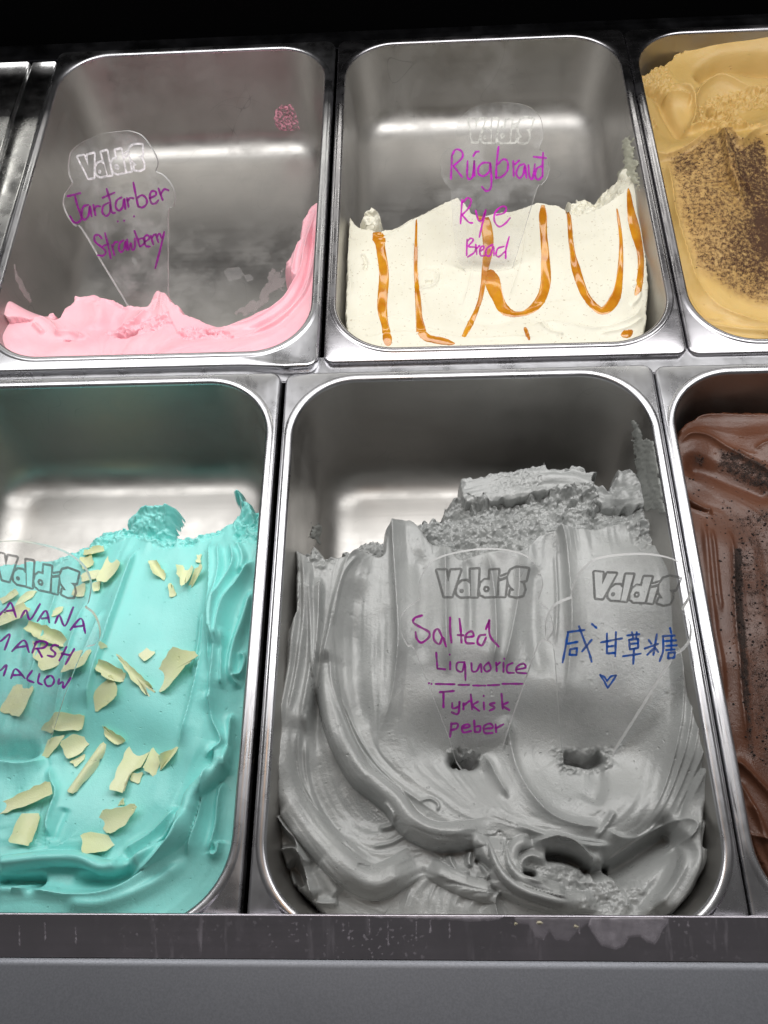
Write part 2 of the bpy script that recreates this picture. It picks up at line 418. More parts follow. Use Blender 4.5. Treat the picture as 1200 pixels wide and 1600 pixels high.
        me.polygons.foreach_set('loop_total', np.full(len(F), 4, dtype=np.int32)); me.update(calc_edges=True); me.validate()
        for an, av in s.attrs.items():
            a = me.attributes.new(an, 'FLOAT', 'POINT'); a.data.foreach_set('value', av.ravel()[used].astype(np.float32))
        return link(name, me, mat, parent)
    def z(s, x, y):
        i = int(np.clip((y-s.y0)/s.step, 0, s.ny-1)); j = int(np.clip((x-s.x0)/s.step, 0, s.nx-1)); return s.h[i, j]
    def hit(s, px, py):
        """where the sight line through this spot meets the surface"""
        d = ray(px, py); zz = s.zref
        for t in np.arange(.3, 1.3, .0007):
            q = CAM+t*d
            if q[2] < .03 and s.x0 <= q[0] <= s.x0+s.nx*s.step and s.y0 <= q[1] <= s.y0+s.ny*s.step and q[2] < s.z(q[0], q[1]): return q
        return at(px, py, s.zref)
def pmask(f, poly, soft, z=None):
    return sstep(poly_sd(f.X, f.Y, toxy(poly, f.zref if z is None else z))/soft+.5)

def cream(name, col, col2=None, rough=.38, sss=0, srad=(1, .5, .4), sscale=.004, fine=.12, spec=.5, speck=None, coat=0):
    m, nt, b = nodes(name); q = NT(nt)
    n1 = q.noise(25, 3, .55)
    c = q.mix(q.mr(n1, .35, .65, 0, 1), col, col2 or col)
    if speck:
        n2 = q.noise(520, 1, .4); c = q.mix(q.mr(n2, .70, .74, 0, .8), c, speck)
    q.l(c, b.inputs['Base Color'])
    q.l(q.mr(q.noise(60, 3, .6), .3, .7, rough-.06, rough+.08), b.inputs['Roughness'])
    b.inputs['Specular IOR Level'].default_value = spec
    if sss:
        b.inputs['Subsurface Weight'].default_value = sss; b.inputs['Subsurface Radius'].default_value = srad; b.inputs['Subsurface Scale'].default_value = sscale
    f1 = q.noise(420, 3, .6); f2 = q.noise(1500, 2, .5)
    pr = q.mr(q.noise(310, 1, .3), .74, .80, 0, 1)      # air pores
    b1 = q.bump(f1, min(1, fine*1.6), .0008); b2 = q.bump(f2, min(1, fine*2.2), .0004, b1); q.l(q.bump(pr, .7, -.0005, b2), b.inputs['Normal'])
    return m, nt, b, q, c
def powder(m, col, thr_scale=1900, big=320, attr='powder', soft=None):
    """dry powder lying where the attribute says, broken up by fine noise"""
    nt = m.node_tree; q = NT(nt); b = nt.nodes['Principled BSDF']
    at_ = q.n('ShaderNodeAttribute'); at_.attribute_name = attr
    n = q.noise(thr_scale, 3, .7); n2 = q.noise(big, 3, .6)
    v = q.math('ADD', q.math('MULTIPLY', n, .62), q.math('MULTIPLY', n2, .38))
    t = q.math('SUBTRACT', 1.0, q.math('MULTIPLY', at_.outputs['Fac'], 1.0))   # powder 0 -> thr 1
    thr = q.mr(t, 0, 1, .36, .74)
    k = q.mr(q.math('SUBTRACT', v, thr), -.012, .03, 0, 1)
    old = b.inputs['Base Color'].links[0].from_socket
    old = q.mix(q.math('MULTIPLY', q.mr(at_.outputs['Fac'], .05, .6, 0, .85), q.mr(n2, .3, .7, .35, 1)), old, soft or tuple(c*4 for c in col))
    q.l(q.mix(k, old, col), b.inputs['Base Color'])
    ro = b.inputs['Roughness'].links[0].from_socket
    q.l(q.math('MAXIMUM', ro, q.math('MULTIPLY', k, .85)), b.inputs['Roughness'])
    on = b.inputs['Normal'].links[0].from_socket
    q.l(q.bump(k, .5, .0006, on), b.inputs['Normal'])

def grains(f, n, seed, parent, mat, rmax=.00075):
    """loose cocoa grains, each a small irregular lump lying on the surface"""
    rng = np.random.default_rng(seed); P = f.attrs['powder'].ravel()*1.0; P = np.where(P > .05, P**1.3, 0)+.004*(P > .01)
    if f.keep is not None: P = P*f.keep.ravel()
    ids = rng.choice(P.size, n, p=P/P.sum()); V, F = [], []
    o8 = np.array([(1, 0, 0), (-1, 0, 0), (0, 1, 0), (0, -1, 0), (0, 0, 1), (0, 0, -1)], float)
    t8 = [(0, 2, 4), (2, 1, 4), (1, 3, 4), (3, 0, 4), (2, 0, 5), (1, 2, 5), (3, 1, 5), (0, 3, 5)]
    for i in ids:
        r_ = rmax*rng.uniform(.22, 1)**2.2+.00012; b0 = len(V); a = rng.uniform(0, 6.28); ca, sa = math.cos(a), math.sin(a)
        cx, cy, cz = f.X.flat[i]+rng.normal(0, .0004), f.Y.flat[i]+rng.normal(0, .0004), f.h.flat[i]+r_*.25
        for p in o8*rng.uniform(.6, 1.15, (6, 1)): V.append((cx+r_*(p[0]*ca-p[1]*sa)*1.15, cy+r_*(p[0]*sa+p[1]*ca), cz+r_*p[2]*.75))
        F += [(a_+b0, b_+b0, c_+b0) for a_, b_, c_ in t8]
    o = mesh('cocoa_grains', V, F, mat, parent, smooth=False); o['kind'] = 'stuff'; return o

# ------------------------------------------------------------------ grey salted liquorice
M_GRAY, *_ = cream('liquorice_cream', (.300, .310, .306), (.352, .361, .355), rough=.31, fine=.22, spec=.85)
g_root = empty('grey_ice_cream', (.13, -.2, -.12)); tag(g_root, 'grey liquorice ice cream swirled in the front centre pan', 'ice cream', 'ice creams in the steel pans')
f = Field(.004, .256, -.366, -.03, .0005, -.03); f.gain = 1.6
f.base([(470, 870, -.026), (560, 860, -.034), (620, 810, -.034), (700, 850, -.036), (800, 860, -.036), (880, 830, -.036), (980, 830, -.035), (1030, 830, -.028), (1050, 900, -.014),
        (455, 1000, -.024), (490, 1000, -.034), (570, 1000, -.038), (660, 980, -.030), (740, 1000, -.030), (840, 1000, -.034), (960, 1000, -.030), (1062, 1000, -.018), (1082, 1000, -.009),
        (450, 1120, -.022), (500, 1120, -.038), (570, 1110, -.036), (680, 1090, -.031), (800, 1080, -.034), (900, 1080, -.031), (1000, 1100, -.031), (1076, 1100, -.016), (1098, 1100, -.008),
        (660, 1180, -.040), (730, 1190, -.044), (830, 1180, -.042), (920, 1185, -.044), (1000, 1180, -.038), (560, 1170, -.038),
        (500, 1220, -.036), (560, 1290, -.040), (620, 1200, -.036), (700, 1250, -.032), (780, 1260, -.028), (900, 1250, -.032), (970, 1240, -.032), (1078, 1200, -.018), (1100, 1190, -.009), (1090, 1245, -.022),
        (440, 1300, -.036), (480, 1390, -.038), (540, 1340, -.030), (620, 1340, -.032), (700, 1350, -.030), (800, 1340, -.022), (900, 1380, -.028), (1000, 1340, -.026), (1080, 1330, -.026),
        (560, 1430, -.034), (700, 1430, -.026), (850, 1430, -.022), (1000, 1430, -.030)], c=.008)
R_ = f.stroke
# left ropes
R_([(447, 1120), (438, 1190), (450, 1245), (482, 1295), (515, 1335), (550, 1366), (585, 1380), (620, 1366), (655, 1345)], 9, 7, 6, 't', taper=(.25, .12))
R_([(470, 1120), (468, 1200), (486, 1250), (512, 1293), (545, 1322), (580, 1345)], 2.5, 1.6, 2.5, 'r')
R_([(478, 1150), (479, 1210), (497, 1262), (530, 1306), (560, 1326)], 1.8, 1.0, 1.6, 'r')
R_([(462, 880), (464, 960), (456, 1040), (445, 1110), (440, 1150)], 4, 2.5, 2.5)
R_([(474, 870), (478, 920), (474, 1000), (462, 1080), (452, 1130)], 3, 1.8, 1.8)
R_([(485, 880), (486, 950), (488, 1020), (480, 1090), (472, 1140)], 3.0, 1.4, 1.8)
R_([(502, 900), (500, 960), (497, 1010), (488, 1070), (480, 1135), (479, 1150)], 8, 1.0, 7, 'c', taper=.1)
R_([(494, 985), (492, 1060), (490, 1130), (496, 1200)], -4.5, 4, 4, taper=.4)
R_([(572, 856), (547, 874), (532, 912), (521, 950), (512, 1000), (508, 1040)], 7, 7, 2.0, 'c', taper=.1)
R_([(560, 870), (540, 900), (528, 940), (520, 980)], 1.6, .8, 1.2)
# rope B
R_([(504, 960), (506, 1010), (511, 1070), (521, 1115), (538, 1162), (562, 1205), (592, 1230), (618, 1252), (642, 1285), (680, 1304), (730, 1303), (772, 1298)], 10, 5.0, 6.0, 't', taper=(.35, .12))
R_([(514, 1000), (521, 1070), (540, 1125), (558, 1165), (585, 1200), (610, 1222), (650, 1250)], 1.7, 1.0, 1.2)
R_([(520, 1000), (528, 1070), (546, 1120), (566, 1160), (595, 1200), (625, 1228), (660, 1255), (690, 1275)], 2.0, 3, 1.2, 'c')
R_([(600, 1255), (614, 1275), (612, 1288), (590, 1294)], 2.5, 1.2, 1.5)
R_([(640, 1300), (610, 1316), (580, 1322)], 1.2, 1, 1)
R_([(655, 1252), (672, 1247), (685, 1256), (683, 1268)], 1.6, .7, .9)
# ridges of the spatula
R_([(612, 803), (615, 870), (619, 930), (622, 1000), (618, 1050), (610, 1095), (594, 1145)], 7, 9, 1.6, 'c', taper=(.06, .4))
R_([(560, 900), (553, 1000), (556, 1080), (566, 1140)], -3, 6, 6)
R_([(655, 850), (660, 900), (662, 960), (655, 1040)], -1.5, 5, 5)
R_([(694, 838), (696, 875), (697, 975), (700, 1060)], 3, 2.0, 3, 'c')
R_([(760, 858), (771, 910), (775, 994), (768, 1050)], 4, 2.5, 4, 'c')
R_([(730, 860), (735, 930), (735, 1000)], -2, 3, 3)
R_([(811, 862), (811, 920), (800, 985), (785, 1050)], 3.5, 4, 2.5, 'c')
R_([(846, 822), (866, 816), (878, 826), (886, 860), (890, 920), (891, 985), (888, 1040), (880, 1110)], 6.5, 7, 1.4, 'c', taper=(.05, .5))
R_([(840, 870), (835, 930), (838, 1000), (850, 1060)], -2.5, 5, 5)
R_([(870, 850), (872, 930), (868, 1010)], 1.2, 1, 1.2)
# lips of the hollows
R_([(793, 1110), (799, 1157), (812, 1205), (834, 1248), (862, 1276), (903, 1291), (945, 1294)], 4.5, 2.2, 5, 'c', taper=.12)
R_([(757, 1170), (768, 1190), (780, 1217), (796, 1250)], 5, 2.0, 2.5, 'c', taper=.25)
R_([(945, 1294), (962, 1308), (987, 1310), (1012, 1299), (1030, 1284)], 2.5, 1.2, 3, 'c')
R_([(930, 1310), (945, 1290), (958, 1268)], 2, 1.5, 1.5)
R_([(800, 1290), (860, 1310), (920, 1322), (960, 1322)], 2.5, 1.4, 1.8)
R_([(850, 1300), (900, 1312), (950, 1318)], 1.2, .8, .8)
R_([(935, 1180), (940, 1220), (925, 1258)], -2.5, 4, 7)
# right side streaks
for k, (dx, a, ww) in enumerate([(-10, 2.2, 1.0), (0, 3, 1.3), (10, 2.2, 1.2), (20, 3, 1.5), (29, 2, 1.2)]):
    R_([(1030+dx*.6, 850+k*8), (1045+dx*.5, 930), (1058+dx*.6, 1028), (1068+dx, 1090), (1062+dx*1.1, 1157), (1050+dx*1.1, 1222), (1024+dx*1.2, 1285)], a, ww, ww*1.4, 'c')
R_([(1112, 1208), (1092, 1228), (1082, 1262), (1074, 1300), (1074, 1345), (1056, 1392), (1022, 1430)], 6, 3, 4.5, 't', taper=.08)
R_([(1092, 1270), (1090, 1310), (1088, 1345), (1066, 1392), (1035, 1435)], 3.5, 2.5, 4, 'r')
R_([(1060, 1310), (1058, 1350), (1035, 1395), (1000, 1435)], 3, 2.5, 3)
R_([(1100, 1290), (1096, 1310), (1094, 1330)], -9, 1.0, 1.2)
# spoon dent
R_([(950, 1366), (985, 1344), (1025, 1318), (1062, 1300)], -15, 8, 8, 'r', taper=.10)
R_([(944, 1350), (985, 1320), (1020, 1298), (1050, 1284), (1070, 1286), (1076, 1298), (1062, 1318), (1035, 1338)], 3, .9, 2.2, 'c', taper=.1)
# curl at the bottom
R_([(745, 1300), (757, 1340), (778, 1378), (810, 1400), (850, 1412), (900, 1418)], 5.5, 3.5, 3.5, 't', taper=.15)
R_([(775, 1308), (778, 1345), (798, 1377), (830, 1394), (880, 1408), (935, 1409)], 6, 3.8, 4, 't', taper=.12)
R_([(830, 1314), (803, 1326), (798, 1352), (814, 1374), (845, 1385), (885, 1396)], 5, 2.6, 3, 't', taper=.12)
R_([(852, 1350), (828, 1340), (813, 1348), (812, 1362), (828, 1376), (856, 1378)], 3.5, 1.8, 2)
R_([(818, 1366), (830, 1368)], -9, 1.6, 1.6, taper=0)
R_([(848, 1338), (880, 1340), (908, 1350), (925, 1365)], -12, 2.4, 2.4, 'r', taper=.1)
R_([(830, 1320), (860, 1312), (885, 1316), (910, 1332), (928, 1352)], 8, 1.2, 4.5, 'c', taper=.1)
R_([(922, 1366), (945, 1358), (962, 1362)], -9, 3.0, 3.0, 'r', taper=.1)
# lower wrinkles
for k, (x, y) in enumerate([(636, 1395), (655, 1388), (674, 1384), (694, 1388), (712, 1396), (733, 1404), (752, 1412)]):
    R_([(x-9+2*k, y+40), (x-2, y+18), (x+4+k, y), (x+14, y-8)], [1.3, .5, 1.0, .3, 1.2, .7, .9][k], 1.6, 3.0, 'c', flow=.6, taper=.4)
R_([(668, 1352), (700, 1372), (735, 1388), (780, 1398)], 5, 4, 4, 't', taper=.2)
R_([(700, 1334), (712, 1358), (735, 1366)], 3.5, 1.2, 2.5, 'c')
R_([(735, 1330), (732, 1345), (734, 1356)], 3, 1.2, 1.4)
R_([(742, 1342), (756, 1352), (766, 1364)], -5, 1.4, 1.4)
R_([(744, 1370), (762, 1374)], 3, 1.5, 1.5)
R_([(780, 1392), (772, 1410), (778, 1440)], 3, 1.2, 2.0, 'c')
R_([(560, 1352), (575, 1356), (585, 1356)], -1.8, .8, .8)
# flaps at the lower left
R_([(431, 1270), (448, 1296), (462, 1312), (472, 1340), (480, 1372), (490, 1405)], 9, 3.0, 1.4, 'c', taper=.08)
R_([(434, 1329), (458, 1326), (474, 1338), (482, 1352)], 8, 1.2, 2.2, 'c', taper=.1)
R_([(492, 1410), (510, 1412), (528, 1412)], 5, 2, 1, 'c', taper=.1)
R_([(448, 1345), (462, 1362), (472, 1385)], -8, 4, 4)
R_([(495, 1350), (510, 1370), (530, 1400)], 3, 5, 5)
f.h += .0014*fnoise(f.X.shape, 22, 77)
smooth_m = 1-.8*pmask(f, [(620, 900), (700, 860), (1010, 850), (1040, 1000), (1030, 1180), (960, 1290), (860, 1270), (800, 1180), (640, 1190), (610, 1000)], .02)
f.lic(sigs=(1.3, 3.0, 7), amps=(.11, .38, .80), length=46, mask=smooth_m, seed=5)
f.rough([(855, 1352), (905, 1360), (935, 1375), (1000, 1370), (1010, 1395), (985, 1425), (900, 1425), (905, 1400), (870, 1390)], .75, 3.2, 4, .008, ridged=False, octs=3)
f.rough([(470, 862), (500, 835), (520, 862), (520, 880), (495, 890)], 1.8, 4.5, 14, .004, jit=.4, ridged=False, octs=3)
f.rough([(985, 815), (1040, 790), (1040, 850), (1000, 860)], 1.8, 5, 15, .006, jit=.4, ridged=False, octs=3)
f.rough([(700, 1168), (722, 1160), (752, 1172), (750, 1190), (715, 1196)], 1.6, 2.6, 24, .003, jit=.5, ridged=False, octs=3)
f.stroke([(712, 1184), (738, 1184)], -14, 3.0, 3, taper=0, flow=0)
f.stroke([(884, 1176), (920, 1184), (948, 1176)], -16, 2.4, 3.2, 'r', taper=.05, flow=0)
f.stroke([(876, 1172), (890, 1186), (915, 1192), (940, 1188), (956, 1172)], 4, 1.2, 3.5, 'c', taper=.1, flow=0)
f.rough([(868, 1165), (962, 1162), (960, 1200), (880, 1205)], .7, 2.2, 33, .004, ridged=False, octs=3)
f.pits(150, 4, .7, .8)
f.h = np.minimum(f.h, -.0045)
f.edge([(428, 1200), (430, 1110), (436, 1000), (456, 960), (457, 900), (450, 858), (462, 849), (478, 860), (488, 838), (512, 862), (545, 858), (572, 852), (590, 856), (594, 820), (606, 805), (625, 797), (645, 800), (662, 812), (680, 836), (712, 842), (722, 860), (760, 850), (810, 848), (838, 822), (870, 814), (930, 812), (970, 800), (1015, 800), (1036, 796), (1052, 835), (1070, 868), (1082, 900), (1104, 980), (1165, 1120), (1175, 1212), (1116, 1218), (1112, 1263), (1112, 1350), (1090, 1402), (1050, 1450), (1020, 1520), (520, 1520), (500, 1440), (478, 1416), (446, 1386), (434, 1355), (424, 1318), (422, 1269), (426, 1230)], 6, -.11, jag=(.2, 6), z=-.032)
f.pan(P_gray)
g_main = f
f.build('swirled_mass', M_GRAY, g_root, zmin=-.117)
# crumbs lying behind the mass, and the broken slab
f = Field(.03, .25, -.17, -.006, .0005, -.075)
f.base([(500, 870, -.085), (560, 845, -.082), (640, 830, -.078), (700, 800, -.07), (760, 830, -.062), (850, 830, -.055), (980, 800, -.05), (1030, 790, -.03)])
f.rough(None, .9, 2.2, 61, jit=.25, octs=3, ridged=False)
f.rough(None, 2.2, 9, 65, ridged=False, octs=2)
f.edge([(490, 880), (500, 858), (527, 856), (545, 845), (562, 836), (592, 834), (600, 830), (650, 806), (685, 806), (706, 783), (724, 776), (760, 800), (900, 780), (950, 775), (985, 765), (1030, 770), (1050, 900), (500, 960)], 6, -.12, jag=(1.5, 6), z=-.075)
f.pan(P_gray)
f.build('crumbled_layer', M_GRAY, g_root, zmin=-.1195)
f = Field(.08, .25, -.12, -.006, .0005, -.05)
f.base([(730, 740, -.052), (730, 770, -.054), (850, 725, -.048), (860, 760, -.050), (930, 745, -.048), (960, 790, -.046), (990, 770, -.036), (1010, 800, -.036), (880, 790, -.050)])
f.guide([(720, 760), (800, 745), (900, 740), (990, 770)])
f.lic(sigs=(2, 5), amps=(.25, .6), length=30)
f.rough([(770, 735), (850, 735), (850, 765), (770, 770)], .45, 3, 91, .01)
f.rough([(930, 720), (1040, 720), (1040, 840), (960, 800), (935, 770)], 1.1, 7, 92, .008, jit=.5, octs=3, ridged=False)
sl_top = [(716, 741), (779, 733), (839, 727), (852, 719), (858, 730), (880, 732), (899, 727), (918, 736), (933, 738), (928, 758), (953, 776), (955, 757), (958, 741), (975, 744), (1000, 772), (1018, 785), (1034, 795), (1030, 810), (985, 812), (940, 790), (925, 770), (860, 766), (800, 778), (740, 782), (724, 776), (719, 763)]
f.edge(sl_top, 1.6, -.085, jag=(.9, 10), z=-.05)
side = np.clip(1-f.sd/.004, 0, 1)
f.h += .0014*side*fbm(f.X.shape, 6, 95, 3, .6)*(f.h > -.115)
f.jx += .0006*side*fnoise(f.X.shape, 3, 96); f.jy += .0008*side*fnoise(f.X.shape, 3, 97)
f.pan(P_gray)
f.build('broken_slab', M_GRAY, g_root, zmin=-.118)
# rough broken face under the slab
f = Field(.08, .25, -.125, -.02, .0005, -.06)
f.base([(740, 785, -.056), (860, 772, -.053), (930, 780, -.052), (750, 830, -.074), (850, 825, -.072), (940, 820, -.064)])
f.rough(None, 2.6, 8, 101, jit=.5, octs=3, ridged=False)
f.rough(None, .8, 2.0, 103, jit=.3, octs=3, ridged=False)
f.stroke([(740, 818), (760, 832), (790, 826)], -10, 3, 3, z=-.065, flow=0)
f.stroke([(870, 808), (900, 810), (925, 812)], -8, 2, 2, z=-.062, flow=0)
f.edge([(724, 775), (790, 778), (860, 764), (925, 768), (945, 800), (930, 818), (850, 820), (800, 832), (760, 838), (742, 830), (735, 800)], 4, -.085, jag=(1.2, 4), z=-.06)
f.build('broken_face', M_GRAY, g_root, zmin=-.1)

# ------------------------------------------------------------------ turquoise ice cream
M_BLUE, *_ = cream('mint_cream', (.255, .71, .675), (.295, .75, .715), rough=.38, sss=.12, srad=(.5, 1, .95), sscale=.003, fine=.11, spec=.5)
b_root = empty('turquoise_ice_cream', (-.13, -.2, -.108)); tag(b_root, 'turquoise marshmallow ice cream in the front left pan', 'ice cream', 'ice creams in the steel pans')
f = Field(-.2632, -.008, -.366, -.04, .0005, -.028); f.gain = 1.9; R_ = f.stroke
f.base([(20, 870, -.050), (110, 860, -.046), (170, 830, -.046), (240, 850, -.036), (300, 850, -.034), (370, 820, -.034), (395, 860, -.022),
        (0, 960, -.036), (100, 960, -.034), (200, 960, -.027), (290, 960, -.029), (330, 960, -.026), (385, 960, -.026),
        (60, 1060, -.030), (160, 1060, -.025), (260, 1060, -.026), (330, 1060, -.026), (375, 1080, -.032),
        (20, 1140, -.034), (120, 1120, -.030), (220, 1110, -.029), (20, 1200, -.034), (120, 1170, -.037), (240, 1170, -.036), (300, 1170, -.026), (355, 1200, -.036),
        (60, 1260, -.030), (180, 1260, -.032), (270, 1270, -.026), (330, 1290, -.036), (100, 1330, -.030), (40, 1400, -.028), (180, 1400, -.030), (280, 1360, -.034)], c=.008)
R_([(209, 850), (188, 920), (166, 1000), (150, 1060), (136, 1110)], 3.5, 1.0, 8, 'c', taper=.1)
R_([(160, 950), (140, 1010), (120, 1060)], 2.5, 4, 1.5, 'c'); R_([(130, 930), (112, 1000), (95, 1080), (70, 1160)], 2.2, 1.2, 5, 'c')
R_([(85, 900), (62, 990), (40, 1080)], 2.0, 2, 1.2, 'c'); R_([(30, 960), (20, 1050)], -2, 4, 4)
R_([(326, 836), (331, 897), (330, 943), (324, 1000), (312, 1060), (300, 1105), (288, 1145), (278, 1170)], 4.5, 6, 1.3, 'c', taper=.1)
R_([(318, 960), (312, 1010), (302, 1060)], 2, 1.5, 1.5); R_([(340, 840), (346, 890), (340, 940), (334, 1000), (330, 1060)], 4, 2.2, 2.6, 'c')
R_([(357, 845), (370, 886), (352, 925), (337, 965), (341, 1020), (336, 1062), (330, 1120)], 6, 3, 2.2, 'c')
R_([(402, 880), (380, 912), (356, 945), (346, 985), (346, 1022)], 6, 3.0, 2.4, 'c'); R_([(398, 925), (384, 970), (366, 1020), (360, 1070)], 4.5, 2.4, 2.4)
R_([(372, 850), (384, 880), (378, 905)], 3, 2, 2); R_([(330, 1080), (334, 1125), (346, 1160), (318, 1184)], 4, 1.8, 2.4, 'c')
R_([(350, 1160), (342, 1200), (306, 1240), (297, 1266), (280, 1310), (226, 1346), (192, 1362)], 7, 3.2, 3.8, 't', taper=.12)
R_([(0, 1352), (40, 1347), (84, 1342), (130, 1343), (165, 1356), (188, 1352), (200, 1340)], 7, 3.2, 3.0, 't', taper=.1)
R_([(-20, 1384), (60, 1390), (120, 1398), (180, 1390), (238, 1352), (276, 1316), (298, 1266)], 6, 3, 5, 'c', taper=.1)
R_([(-20, 1376), (30, 1378), (62, 1378), (40, 1392)], -8, 3, 3, taper=.2)
R_([(110, 1372), (180, 1376), (240, 1340), (275, 1290)], -4, 3.5, 3.5); R_([(100, 1412), (170, 1410), (240, 1380), (290, 1340)], 3, 3.5, 4)
R_([(70, 1192), (77, 1216), (86, 1238), (76, 1282), (80, 1312)], 2.8, 1.2, 2.6, 'c'); R_([(100, 1260), (88, 1290), (80, 1315)], -1.6, 3, 3)
R_([(190, 1330), (240, 1300), (280, 1260)], 3, 1.4, 4, 'c'); R_([(210, 1345), (258, 1305), (290, 1262)], 2, 1, 2, 'c')
for a in ([(372, 1020), (384, 1030), (378, 1052), (366, 1060), (374, 1075)], [(345, 1215), (338, 1250), (334, 1290), (322, 1335)], [(330, 1190), (318, 1240), (306, 1290), (290, 1340)], [(362, 1110), (356, 1160), (352, 1210)], [(340, 1310), (336, 1330), (328, 1334), (326, 1326)], [(352, 985), (350, 1040), (348, 1080)]):
    R_(a, 3.6, 1.5, 1.9, 'c')
R_([(-30, 1188), (0, 1188), (25, 1192), (50, 1188), (66, 1180)], 4.0, 1.4, 7.0, 'c', taper=.15, flow=0); R_([(-60, 1172), (-10, 1174), (30, 1174), (60, 1166)], -9, 7, 3.0, taper=.25, flow=0)
f.h += .0010*fnoise(f.X.shape, 24, 177)
mk = 1-.85*pmask(f, [(205, 850), (322, 850), (320, 960), (300, 1060), (278, 1150), (250, 1260), (120, 1320), (60, 1240), (130, 1120), (160, 1000)], .015)
f.lic(sigs=(1.5, 3.5, 7), amps=(.03, .22, .75), length=44, mask=mk, seed=25)
f.rough([(60, 850), (130, 825), (200, 805), (260, 835), (300, 828), (340, 812), (344, 826), (300, 846), (250, 850), (200, 824), (130, 848), (70, 870)], 1.5, 4, 47, .004, jit=.3, octs=3, ridged=False)
f.rough([(360, 800), (410, 800), (408, 850), (370, 850)], 2, 4, 44, .006, jit=.8, octs=3, ridged=False)
f.pits(60, 8, .5, .7)
f.h = np.minimum(f.h, -.006)
f.edge([(-500, 940), (-120, 880), (0, 866), (62, 862), (95, 853), (128, 832), (163, 814), (200, 812), (235, 836), (268, 838), (300, 835), (330, 822), (352, 810), (380, 800), (410, 800), (460, 860), (460, 1000), (440, 1200), (430, 1440), (300, 1520), (-500, 1520)], 5, -.108, jag=(.9, 6), z=-.036)
f.pan(P_blue); F_blue = f
f.build('swirled_mass', M_BLUE, b_root, zmin=-.105)
f = Field(-.16, -.03, -.18, -.06, .0005, -.045)
f.base([(200, 815, -.042), (230, 795, -.030), (262, 800, -.030), (262, 830, -.040), (215, 830, -.040), (285, 830, -.042), (230, 865, -.046), (294, 806, -.034), (296, 850, -.042), (186, 800, -.040), (186, 850, -.046), (250, 780, -.030)])
f.stroke([(205, 815), (222, 799), (250, 800), (276, 798)], 4, 3, 2, z=-.035, flow=0)
f.rough(None, 1.2, 4, 241, jit=.3, octs=3, ridged=False)
f.edge([(196, 806), (214, 795), (236, 790), (248, 799), (262, 794), (280, 800), (276, 814), (270, 826), (276, 862), (240, 876), (200, 860)], 6, -.050, jag=(.8, 7), z=-.040)
f.build('curled_lump', M_BLUE, b_root, zmin=-.07)
f = Field(-.07, -.006, -.17, -.05, .0005, -.035)
f.base([(362, 765, -.030), (375, 785, -.028), (395, 805, -.024), (400, 830, -.026), (350, 820, -.040), (380, 830, -.034)])
f.stroke([(366, 768), (380, 788), (396, 812)], 2, 2.5, 2.5, z=-.024, flow=0)
f.rough(None, 1.2, 4, 251, jit=.3, octs=3, ridged=False)
f.edge([(362, 764), (372, 762), (384, 780), (402, 798), (406, 815), (404, 842), (340, 836), (345, 815), (366, 800), (376, 790), (371, 776)], 4.5, -.06, jag=(.7, 6), z=-.030)
f.build('torn_peak', M_BLUE, b_root, zmin=-.06)

# ------------------------------------------------------------------ pink ice cream
M_PINK, *_ = cream('strawberry_cream', (.82, .43, .495), (.85, .48, .535), rough=.42, sss=.18, srad=(1, .35, .4), sscale=.004, fine=.10, spec=.42)
p_root = empty('pink_ice_cream', (-.1, .1, -.1)); tag(p_root, 'pink strawberry ice cream scraped to the front of its pan', 'ice cream', 'ice creams in the steel pans')
f = Field(-.24, .022, .004, .20, .0005, -.035); f.gain = 1.9; R_ = f.stroke
f.base([(20, 520, -.016), (60, 530, -.018), (110, 500, -.030), (140, 475, -.034), (195, 485, -.036), (235, 480, -.040), (255, 465, -.034), (290, 500, -.036), (340, 505, -.046),
        (130, 540, -.016), (220, 530, -.022), (320, 535, -.018), (400, 530, -.016), (440, 510, -.016), (380, 500, -.040), (440, 470, -.036), (470, 420, -.036), (480, 480, -.012), (500, 400, -.014), (500, 335, -.022)], c=.006)
R_([(90, 500), (112, 465), (150, 456), (195, 470)], 3, 3, 5); R_([(195, 472), (178, 500), (190, 525)], -2.5, 7, 7); R_([(150, 470), (158, 500), (150, 525)], 1.5, 6, 6)
R_([(232, 460), (250, 446), (266, 460), (292, 488)], 5, 3, 4, 'c'); R_([(230, 480), (215, 505), (190, 530)], 3, 2, 5, 'c')
R_([(30, 508), (60, 506), (90, 520), (105, 545)], 3, 2.5, 4, 'c'); R_([(62, 520), (80, 540)], 2, 2, 2); R_([(95, 540), (120, 532), (140, 545)], 2.5, 2, 3)
R_([(500, 338), (480, 390), (466, 440), (440, 480), (396, 505), (330, 512)], 3.5, 2.5, 2, 'c'); R_([(492, 350), (486, 410), (470, 465), (430, 505), (370, 525)], -3, 2.5, 2.5)
R_([(498, 360), (494, 420), (480, 480), (440, 520), (380, 540)], 2.5, 1.6, 2); R_([(470, 372), (458, 410), (450, 440)], 2.5, 2, 2, 'c')
R_([(440, 402), (452, 425), (444, 455)], 3, 2, 2.5, 'c')
f.h += .0012*fnoise(f.X.shape, 20, 377)
f.lic(sigs=(1.4, 3.5, 8), amps=(.04, .2, .5), length=40, seed=35)
f.rough([(170, 535), (215, 505), (262, 490), (270, 510), (235, 530), (190, 545)], 1.5, 3.6, 45, .004, jit=.35, octs=3, ridged=False)
f.rough([(280, 525), (300, 512), (350, 520), (375, 540), (310, 545), (285, 540)], 1.8, 4, 46, .004, jit=.35, octs=3, ridged=False)
R_([(185, 540), (205, 534), (228, 522)], -6, 1.6, 1.6, flow=0); R_([(320, 524), (350, 532)], -5, 1.5, 1.5, flow=0); R_([(110, 548), (122, 550)], -5, 1.2, 1.2, flow=0)
f.h = np.minimum(f.h, -.004)
